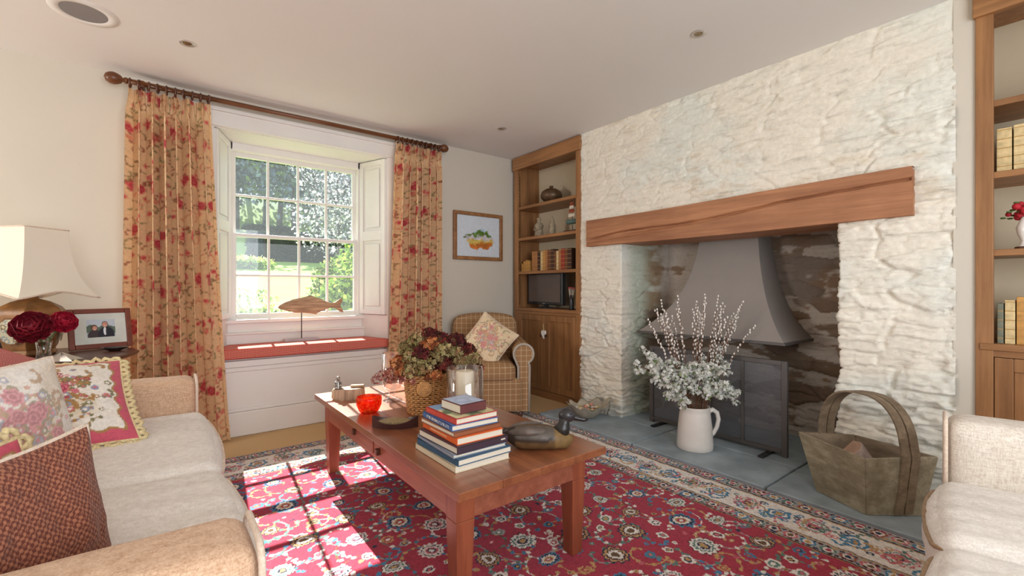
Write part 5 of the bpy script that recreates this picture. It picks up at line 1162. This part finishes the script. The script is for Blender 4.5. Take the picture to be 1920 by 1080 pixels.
for sx in (-.28, .28):
    for s_ in (-1, 1): MB().lathe([(.016, 0), (.024, .09)], 12, (sx, s_*.27, 0)).build('leg', M['mahog'], ac, smooth=True)
cushion('throw_cushion', (2.22, 3.20, .655), (-.62, -.72, .42), .62, .37, .13, aubusson(.37, 31, None, srgb(228, 206, 172)), 'floral cushion set on its corner in the checked armchair', back=M['linen2'], piping=M['pipe_l'], seed=21)

# ------------------------------------------------------------------ jug with blossom and willow
JX, JY = 2.845, 1.665; jz = .025
jg = thing('pottery_jug', (JX, JY, jz), 'tall cream pottery jug with a handle on the slate hearth', 'jug', rz=R(-37))
MB().lathe([(.001, 0), (.112, 0), (.117, .006), (.116, .04), (.108, .15), (.098, .24), (.092, .268), (.096, .276), (.094, .282), (.088, .28), (.086, .268), (.09, .24), (.10, .15), (.106, .04), (.001, .02)], 56).build('body', M['ceramic'], jg, smooth=True)
MB().tube([(.088, 0, .24), (.12, 0, .255), (.15, 0, .235), (.16, 0, .19), (.15, 0, .14), (.125, 0, .095), (.108, 0, .075)], [.016, .016, .015, .0145, .014, .014, .013], 14).build('handle', M['ceramic'], jg, smooth=True)
M['petal'] = vcol('white_petals', .85, 0, 80, 0, .25); M['twig'] = plain('twig', srgb(112, 78, 56), .8, nz=.3, sc=60)
WH = [srgb(246, 246, 240), srgb(238, 240, 234), srgb(248, 246, 240)]; LV = [srgb(120, 146, 84), srgb(150, 168, 104), srgb(96, 124, 72)]
rg = random.Random(77)
def curve_pts(a, b, bend, n=9):
    a, b = Vector(a), Vector(b); return [a*(1-k/(n-1))+b*(k/(n-1))+bend*math.sin(PI*k/(n-1)) for k in range(n)]
br_t = [(-.335, .62, .0), (-.30, .50, -.04), (-.27, .56, .05), (-.22, .44, -.07), (-.17, .58, -.03), (-.20, .36, -.09), (-.10, .50, -.06), (-.13, .31, -.08), (-.03, .57, .0), (.02, .48, -.08), (.07, .60, -.03), (.13, .53, -.06), (.17, .63, .0), (.23, .52, -.02), (.13, .42, -.10), (.22, .40, -.05), (.27, .33, -.05), (.05, .38, -.1), (-.40, .55, .02), (-.05, .45, .08), (.1, .5, .1)]
for i, (l, h, f) in enumerate(br_t):
    base = Vector((JX+vR.x*l*.12, JY+vR.y*l*.12, jz+.04)); tip = Vector((JX, JY, jz))+vR*l+vF*(f)+Vector((0, 0, h)); L = tip-base
    rim = Vector((vR.x*l*.1+vF.x*f*.2, vR.y*l*.1+vF.y*f*.2, .28)); pts = [Vector((0, 0, 0)), rim*.6, rim]+[rim+(L-rim)*k+Vector((0, 0, .05*math.sin(PI*k))) for k in (.2, .4, .6, .8, 1)]
    t = thing('blossom_branch', base, 'leafy branch of small white blossom in the cream pottery jug', 'flowering branch', group='white blossom branches in the jug')
    MB().tube(pts, [.0035]*5+[.003, .0025, .0015], 5).build('stem', M['twig'], t)
    V = []; K = []; VL = []; KL = []
    for q in range(15):
        k = .30+.70*q/14; idx = 2+k*5; i0 = min(int(idx), 6); p0 = pts[i0].lerp(pts[i0+1], idx-i0); p0 = p0+Vector((rg.gauss(0, .024), rg.gauss(0, .024), rg.gauss(0, .022)))
        if q < 2 and i % 2: continue
        v, kk = florets(p0, .021, 12, .0125, rg, WH, 1, 4); V.append(v); K.append(kk)
        for z in range(2):
            d = Vector((rg.gauss(0, 1), rg.gauss(0, 1), rg.gauss(0, 1))).normalized(); s2 = d.orthogonal().normalized()*.007; a = p0+d*.006; VL.append([a, a+d*.014+s2, a+d*.032, a+d*.014-s2]); KL.append(rg.choice(LV))
    quads_mesh('blossoms', np.concatenate(V), M['petal'], t, np.concatenate(K))
    quads_mesh('leaves', np.array([[tuple(x) for x in f_] for f_ in VL]), M['petal'], t, np.array(KL))
M['catkin'] = plain('silver_catkin', srgb(236, 230, 222), .9, nz=.2, sc=90)
wl = [(-.31, .86, .02), (-.255, .93, .0), (-.215, .99, .04), (-.235, .90, -.04), (-.19, .92, .03), (-.12, 1.02, 0), (-.10, .93, .05), (-.01, .93, .0), (.03, .98, .04), (.05, .90, -.03), (.075, 1.03, .02), (.09, .97, .05), (.165, 1.02, .0), (.21, .95, .03), (.30, .95, -.02), (.34, .98, .02), (.28, .90, .04), (.40, .82, .0), (.20, .88, -.03)]
wl += [(l+.03*(-1)**k, h-.05-.02*(k % 3), f+.03) for k, (l, h, f) in enumerate(wl[::2])]
for i, (l, h, f) in enumerate(wl):
    base = Vector((JX+vR.x*l*.15, JY+vR.y*l*.15, jz+.04)); tip = Vector((JX, JY, jz))+vR*l+vF*f+Vector((0, 0, h)); L = tip-base; rim = Vector((vR.x*l*.1, vR.y*l*.1, .27))
    pts = [Vector((0, 0, 0)), rim]+[rim+(L-rim)*k+vR*(.0*k)+Vector((0, 0, .03*math.sin(PI*k))) for k in (.15, .3, .45, .6, .75, .88, 1)]
    t = thing('willow_stem', base, 'thin pussy willow stem with silvery catkins rising from the cream jug', 'willow stem', group='pussy willow stems in the jug')
    MB().tube(pts, [.0028]*5+[.0022, .002, .0016, .001], 5).build('twig', M['twig'], t)
    m = MB()
    for q in range(15):
        k = .42+.58*q/14; idx = 1+k*7; i0 = min(int(idx), 7); p0 = pts[i0].lerp(pts[i0+1], idx-i0); a = rg.random()*6.3; m.ball((p0.x+.006*math.cos(a), p0.y+.006*math.sin(a), p0.z), rg.uniform(.0048, .0065), 7, 5, (1, 1, 1.5))
    m.build('catkins', M['catkin'], t, smooth=True)

# ------------------------------------------------------------------ log trug
tg = thing('wooden_trug', (2.79, .70, .025), 'weathered green wooden trug with a tall bentwood handle on the hearth', 'basket')
M['trugwood'] = wood('weathered_green_wood', srgb(116, 106, 82), srgb(176, 166, 142), 1, 1.1, .75, dark=srgb(90, 104, 78), bmp=.003)
M['trugin'] = wood('weathered_brown_wood', srgb(96, 78, 60), srgb(150, 132, 108), 1, 1.1, .7, bmp=.002)
O_ = Vector((2.79, .70, 0)); bt_ = [Vector(q)-O_ for q in ((2.635, .672, 0), (2.740, .915, 0), (2.93, .765, 0), (2.838, .505, 0))]; tp_ = [Vector(q)-O_ for q in ((2.605, .668, .275), (2.812, 1.028, .275), (3.00, .815, .275), (2.912, .462, .275))]
cb = sum(bt_, Vector())/4; ctp = sum(tp_, Vector())/4
def inn(p, c, k=.93): q = c+(p-c)*k; q.z = p.z; return q
names = ['near left', 'back', 'back right', 'front']
for i in range(4):
    j = (i+1) % 4; bi = [bt_[i], bt_[j], inn(bt_[j], cb), inn(bt_[i], cb)]; ti = [tp_[i], tp_[j], inn(tp_[j], ctp), inn(tp_[i], ctp)]
    n_sub = 10; m = MB()
    m.quadbox(bi, ti); m.build('side_board', M['trugwood'] if i in (0, 3) else M['trugin'], tg, bev=.004)
MB().quadbox([inn(q, cb, .98)+Vector((0, 0, .004)) for q in bt_], [inn(q, cb, .98)+Vector((0, 0, .02)) for q in bt_]).build('bottom_board', M['trugin'], tg)
# handle straps from the front board over to the back board
fm_t = (tp_[3]+tp_[0])/2+Vector((.03, -.02, 0)); fm_b = (bt_[3]+bt_[0])/2+Vector((.03, -.02, 0)); bk_t = (tp_[1]+tp_[2])/2
ax3 = (tp_[3]-tp_[0]).normalized(); outf = Vector((-.56, -.82, 0))
cpts = [fm_b*1.0+Vector((0, 0, .01)), fm_b.lerp(fm_t, .5), fm_t]
A_, B_ = fm_t, bk_t
for k in range(1, 18):
    a = PI*k/18; c_ = (A_+B_)/2; cpts.append(c_+(A_-B_)/2*(math.copysign(abs(math.cos(a))**.75, math.cos(a)))+Vector((0, 0, .265*math.sin(a)**.9)))
cpts += [bk_t, bk_t+Vector((0, 0, -.1))]
for off, wd in ((-.024, .021), (.024, .021)):
    vs = []; 
    for i, p in enumerate(cpts):
        t_ = (cpts[min(i+1, len(cpts)-1)]-cpts[max(i-1, 0)]).normalized(); nn = t_.cross(ax3).normalized(); o2 = nn*.004 if i > 2 else nn*.004; sh = outf*.008*(1 if i < 3 else 0)
        c_ = p+ax3*off+sh
        vs += [c_-ax3*wd-o2, c_+ax3*wd-o2, c_+ax3*wd+o2, c_-ax3*wd+o2]
    n = len(cpts); m = MB().add(vs, [(i*4+k, i*4+(k+1) % 4, i*4+4+(k+1) % 4, i*4+4+k) for i in range(n-1) for k in range(4)]+[(0, 1, 2, 3), ((n-1)*4+3, (n-1)*4+2, (n-1)*4+1, (n-1)*4)]); m.build('handle_strap', M['trugin'], tg, ang=40)
M['bark'] = plain('log_bark', srgb(160, 140, 130), .9, nz=.35, sc=20, bmp=.004, bs=50); M['cut'] = wood('cut_wood', srgb(150, 116, 96), srgb(196, 160, 136), 0, 1, .8)
def log(loc, dirv, L, r_, label, seed):
    t = thing('split_log', loc, label, 'log'); q = Vector(dirv).normalized().to_track_quat('Z', 'Y'); m = MB(); rg2 = random.Random(seed)
    sec = [(0, 0)]+[(r_*math.cos(a)*rg2.uniform(.92, 1.06), r_*math.sin(a)*rg2.uniform(.92, 1.06)) for a in np.linspace(0, 2.3, 9)]
    def f(z): 
        def g(a, b):
            v = Vector((a, b, z)); v.rotate(q); return tuple(v)
        return g
    m.prism(sec, f(-L/2), f(L/2)); m.build('bark', M['bark'], t, bev=.003)
    m = MB(); m.prism([(a*.93+.002, b*.93+.002) for a, b in sec], f(L/2-.002), f(L/2+.002)); m.build('cut_face', M['cut'], t)
log((2.78, .74, .16), (-.25, .45, .80), .26, .10, 'pale split log standing up in the trug', 3)
log((2.86, .69, .10), (.35, .5, .35), .22, .07, 'darker split log lying low in the trug', 6)
log((2.82, .80, .10), (.5, -.4, .15), .2, .06, 'short split log lying under the others at the back of the trug', 9)

# scalloped bowl of shells
bw_ = thing('shell_bowl', (2.80, 2.60, .025), 'grey scalloped clam-shell bowl on the corner of the hearth', 'bowl', rz=R(-20))
n = 72; pr = [(.03, 0), (.06, .004), (.10, .035), (.135, .07), (.165, .10), (.17, .105), (.158, .10), (.125, .072), (.09, .04), (.05, .014), (.001, .012)]
m = MB().lathe([(.001, 0)]+pr, n); nv = []
for k, (x, y, z) in enumerate(m.v):
    a = math.atan2(y, x); r_ = math.hypot(x, y); q = (r_/.17)**1.5; w2 = .085*math.cos(9*a)*q; e = 1+.18*max(0, math.cos(a))**3*q; nv.append((x*(1+w2)*e, y*(1+w2)*.92, z*(1+.16*math.cos(9*a)*q+.28*max(0, math.cos(a))**4*q+.2*max(0, -math.cos(a))**4*q)))
m.v = nv; m.build('bowl', plain('clam_shell', srgb(176, 166, 148), .7, nz=.2, sc=18, bmp=.003, bs=60), bw_, smooth=True)
rg = random.Random(5)
for k in range(22):
    a = rg.random()*6.3; r_ = .088*rg.random()**.5; cn, cc = rg.choice([('pink', srgb(214, 140, 116)), ('cream', srgb(226, 206, 176)), ('yellowish', srgb(186, 168, 92)), ('white', srgb(220, 214, 204))])
    t = thing('sea_shell', (2.80+r_*math.cos(a), 2.60+r_*math.sin(a), .025+.042+.02*rg.random()+.25*r_), 'small %s shell lying in the scalloped clam-shell bowl' % cn, 'shell', group='%s shells in the clam bowl' % cn)
    key = 'sh_'+cn; M.setdefault(key, plain(key, cc, .4, nz=.15, sc=60)); s_ = rg.uniform(.014, .02); m = MB(); m.lathe([(.001, 0), (s_, .002), (s_*.9, s_*.5), (s_*.45, s_*.9), (.001, s_*1.05)], 16, sx=1.2, sy=.85)
    m.v = [(x*(1+.08*math.cos(8*math.atan2(y, x))), y*(1+.08*math.cos(8*math.atan2(y, x))), z) for x, y, z in m.v]
    o = m.build('shell', M[key], t, smooth=True); o.rotation_euler = (rg.uniform(-.5, .5), rg.uniform(-.5, .5), rg.random()*6)

# ------------------------------------------------------------------ garden beyond the window
def gz(x, y): 
    k = np.clip((y-7.5)/15.5, 0, 1); z = .25+2.05*k**1.0
    z = z+np.clip(y-26, 0, 200)*.2+np.clip(y-46, 0, 200)*.30; return z
gx = np.linspace(-14, 75, 90); gy = np.concatenate([np.linspace(4.5, 26, 60), np.linspace(27, 170, 60)]); GX, GY = np.meshgrid(gx, gy, indexing='ij')
GZ = gz(GX, GY)+.10*(fbm(GX*.3, GY*.3, o=3, seed=4)-.5)*np.clip((GY-6)/8, 0, 1)
f = fbm(GX*.25, GY*.25, o=4, seed=14); f2 = fbm(GX*1.4, GY*1.4, o=3, seed=15)
colg = np.array(srgb(118, 142, 68))*(.75+.5*f2[..., None]); wd = sstep(50, 58, GY)[..., None]; colg = colg*(1-wd)+np.array(srgb(98, 116, 128))*(.5+.9*f[..., None])*wd  # far slope turns blue-grey: distance haze painted into the ground colour
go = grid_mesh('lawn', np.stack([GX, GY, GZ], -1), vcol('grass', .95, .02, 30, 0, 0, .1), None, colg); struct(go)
rg = np.random.default_rng(5)
def leaves(c, rad, n, size, pal, seed, hollow=.55, squash=1.0, base=None):
    r_ = np.random.default_rng(seed); d = r_.normal(size=(n, 3)); d /= np.linalg.norm(d, axis=1, keepdims=True); lump = .72+.5*fbm(d[:, 0]*2.2+seed, d[:, 1]*2.2, d[:, 2]*2.2, 3, seed)
    rr = (hollow+(1-hollow)*r_.random(n)**.6)*lump; p = np.array(c)+d*rr[:, None]*np.array(rad)
    a = r_.normal(size=(n, 3)); a /= np.linalg.norm(a, axis=1, keepdims=True); b = np.cross(a, r_.normal(size=(n, 3))); b /= np.linalg.norm(b, axis=1, keepdims=True)
    s = size*r_.uniform(.6, 1.3, n)[:, None]; V = np.stack([p, p+a*s*.5+b*s*.35, p+a*s, p+a*s*.5-b*s*.35], 1); pa = np.array(pal); K = pa[r_.integers(0, len(pa), n)]*r_.uniform(.65, 1.3, n)[:, None]; return V, K
M['gleaf'] = vcol('garden_leaves', .8, 0, 10, 0, .35)
G1 = [srgb(92, 116, 60), srgb(120, 144, 70), srgb(70, 92, 50)]; G2 = [srgb(132, 160, 66), srgb(168, 188, 92), srgb(104, 132, 58)]; G3 = [srgb(104, 120, 134), srgb(124, 140, 150), srgb(88, 104, 120), srgb(132, 146, 140)]; MG = [srgb(238, 226, 230), srgb(226, 206, 216), srgb(250, 246, 246)]; DG = [srgb(40, 52, 48), srgb(52, 66, 58), srgb(34, 44, 46)]  # G3 holds distance haze, painted into the leaves as blue-grey
def bush(name, x, y, rad, n, size, pal, label, cat, seed, group=None, extra=None, h0=None):
    z0 = float(gz(x, np.array(y)))-.05; t = thing(name, (x, y, z0), label, cat, group=group); V, K = leaves((0, 0, rad[2]*.9), rad, n, size, pal, seed); quads_mesh('foliage', V, M['gleaf'], t, K)
    m = MB(); r_ = random.Random(seed)
    for k in range(5): a = r_.random()*6.3; m.tube([(0, 0, 0), (math.cos(a)*rad[0]*.25, math.sin(a)*rad[1]*.25, rad[2]*.7), (math.cos(a)*rad[0]*.55, math.sin(a)*rad[1]*.55, rad[2]*1.3)], [.02*rad[2]+.008, .012*rad[2]+.005, .004], 5)
    m.build('branches', M['twig'], t)
    if extra: V, K = leaves((0, 0, rad[2]*.9), [q*1.02 for q in rad], extra[0], extra[1], extra[2], seed+50, .8); quads_mesh('blossom', V, M['gleaf'], t, K)
    return t
def px2(px, Y): s = (px-960)/850; return (.6115+s*.7912)/(.7912-s*.6115)*Y
bush('shrub', px2(470, 6.6), 6.6, (.36, .30, .34), 2600, .06, G1+G2, 'dense round green shrub low in the left corner of the window', 'shrub', 1)
bush('shrub', px2(540, 7.4), 7.4, (.42, .34, .30), 500, .07, G2, 'sparse pale green shrub behind the wooden fish', 'shrub', 2)
bush('shrub', px2(470, 8.6), 8.6, (.5, .4, .42), 420, .07, G2+MG[:1], 'twiggy pale shrub above the dense round one', 'shrub', 3)
bush('shrub', px2(650, 6.3), 6.3, (.42, .36, .62), 2800, .08, G2+G1, 'leafy green shrub low at the right side of the window', 'shrub', 4)
bush('shrub', px2(648, 11.0), 11.0, (.8, .7, .62), 2600, .10, G2+[srgb(190, 170, 110)]+G1, 'big yellow-green shrub right of the lawn', 'shrub', 5)
bush('shrub', px2(680, 8.6), 8.6, (.5, .4, .95), 1700, .09, G2, 'tall light green shrub at the window\'s right edge', 'shrub', 6)
bush('shrub', px2(598, 7.2), 7.2, (.34, .3, .38), 900, .07, G1+MG, 'shrub with pale flowers right of the wooden fish', 'shrub', 7)
bush('shrub', px2(566, 5.6), 5.6, (.5, .3, .28), 1800, .05, DG+G1, 'low dark shrub directly under the wooden fish', 'shrub', 8)
# hedge, daffodils
hx0, hx1, hy = px2(458, 24), px2(700, 24), 24.0
hd = thing('hedge', ((hx0+hx1)/2, hy, float(gz(0, np.array(hy)))-.1), 'long clipped dark hedge across the far end of the lawn', 'hedge')
L_ = (hx1-hx0)/2; m = MB(); r_ = np.random.default_rng(3)
MB().rbox((0, 0, .78), (2*L_-.3, 1.1, 1.4), .15, 16).build('hedge_core', plain('hedge_inside', srgb(50, 62, 58), .95, nz=.3, sc=6), hd)
n = 14000; fx = r_.integers(0, 3, n); P_ = np.stack([r_.uniform(-L_, L_, n), np.where(fx == 0, -.62, r_.uniform(-.62, .62, n)), np.where(fx == 0, r_.uniform(0, 1.5, n), 1.5)], 1); P_[:, 2] += np.where(P_[:, 0] < -L_*.35, .22, 0)*(P_[:, 2]/1.5)
a = r_.normal(size=(n, 3)); a /= np.linalg.norm(a, axis=1, keepdims=True); b = np.cross(a, r_.normal(size=(n, 3))); b /= np.linalg.norm(b, axis=1, keepdims=True); s = .13
quads_mesh('foliage', np.stack([P_, P_+a*s*.5+b*s*.35, P_+a*s, P_+a*s*.5-b*s*.35], 1), M['gleaf'], hd, np.array(DG)[r_.integers(0, 3, n)]*r_.uniform(.7, 1.3, n)[:, None])
dx, dy = px2(462, 19.5), 19.5; df = thing('daffodil_clump', (dx, dy, float(gz(dx, np.array(dy)))), 'clump of pale yellow daffodils on the lawn before the hedge', 'flowers'); 
V, K = leaves((0, 0, .18), (1.0, .6, .26), 900, .16, G2, 9, .2); quads_mesh('leaves', V, M['gleaf'], df, K); V, K = leaves((0, 0, .32), (1.0, .6, .14), 420, .1, [srgb(246, 226, 120), srgb(250, 240, 170)], 10, .2); quads_mesh('flowers', V, M['gleaf'], df, K)
# trees
def tree(name, x, y, h, cr, n, size, pal, label, seed, group=None, trunk_h=.3, cat='tree', bare=0):
    z0 = float(gz(x, np.array(y)))-.2; t = thing(name, (x, y, z0), label, cat, group=group); r_ = random.Random(seed); m = MB(); tips = []
    top = Vector((r_.uniform(-.1, .1)*h, 0, h*.72)); m.tube([(0, 0, 0), (r_.uniform(-.02, .02)*h, 0, h*trunk_h), top*.75, top], [.017*h, .012*h, .008*h, .003*h], 8)
    for k in range(9):
        a = k*2.4+r_.random(); z = h*(trunk_h+.05+.045*k); e = Vector((math.cos(a)*cr[0]*.8, math.sin(a)*cr[1]*.8, min(h*.93, z+h*.22))); s0 = Vector((0, 0, z)); m.tube([s0, s0.lerp(e, .5)+Vector((0, 0, .03*h)), e], [.006*h, .004*h, .001*h], 6)
        for q in range(3): e2 = e+Vector((r_.uniform(-1, 1)*cr[0]*.4, r_.uniform(-1, 1)*cr[1]*.4, r_.uniform(.0, .12)*h)); m.tube([s0.lerp(e, .55), e2], [.003*h, .0008*h], 5)
    m.build('trunk', M['tk'], t); 
    Vs, Ks = [], []
    for k in range(7):
        a = k*2*PI/7; c = (math.cos(a)*cr[0]*.45*(k > 0), math.sin(a)*cr[1]*.45*(k > 0), h*(.42+.13*(k % 4))); V, K = leaves(c, (cr[0]*.62, cr[1]*.62, cr[2]*.55), n//7, size, pal, seed*9+k, .3); Vs.append(V); Ks.append(K)
    quads_mesh('crown', np.concatenate(Vs), M['gleaf'], t, np.concatenate(Ks))
M['tk'] = plain('tree_bark', srgb(72, 68, 66), .95, nz=.3, sc=3)
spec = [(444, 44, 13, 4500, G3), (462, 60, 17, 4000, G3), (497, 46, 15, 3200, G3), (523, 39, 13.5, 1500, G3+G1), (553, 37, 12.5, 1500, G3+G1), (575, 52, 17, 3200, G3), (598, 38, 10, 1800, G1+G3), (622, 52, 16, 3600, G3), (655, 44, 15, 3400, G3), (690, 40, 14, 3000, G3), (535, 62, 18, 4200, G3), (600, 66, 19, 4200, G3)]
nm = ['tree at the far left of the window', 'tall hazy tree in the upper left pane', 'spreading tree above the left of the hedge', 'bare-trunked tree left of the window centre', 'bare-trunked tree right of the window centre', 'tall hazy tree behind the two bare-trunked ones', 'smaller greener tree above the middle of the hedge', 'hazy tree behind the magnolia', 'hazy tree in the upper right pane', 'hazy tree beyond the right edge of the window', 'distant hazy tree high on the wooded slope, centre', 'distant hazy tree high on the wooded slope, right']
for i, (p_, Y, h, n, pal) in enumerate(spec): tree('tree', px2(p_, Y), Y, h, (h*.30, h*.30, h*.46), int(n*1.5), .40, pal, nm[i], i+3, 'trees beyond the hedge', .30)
tree('magnolia_tree', px2(640, 15), 15.0, 5.4, (1.7, 1.5, 2.4), 5200, .11, MG+[srgb(150, 152, 160), srgb(120, 126, 132), srgb(96, 104, 104), srgb(108, 118, 108), srgb(84, 92, 94)], 'magnolia in white bloom at the upper right of the window', 41, None, .18)
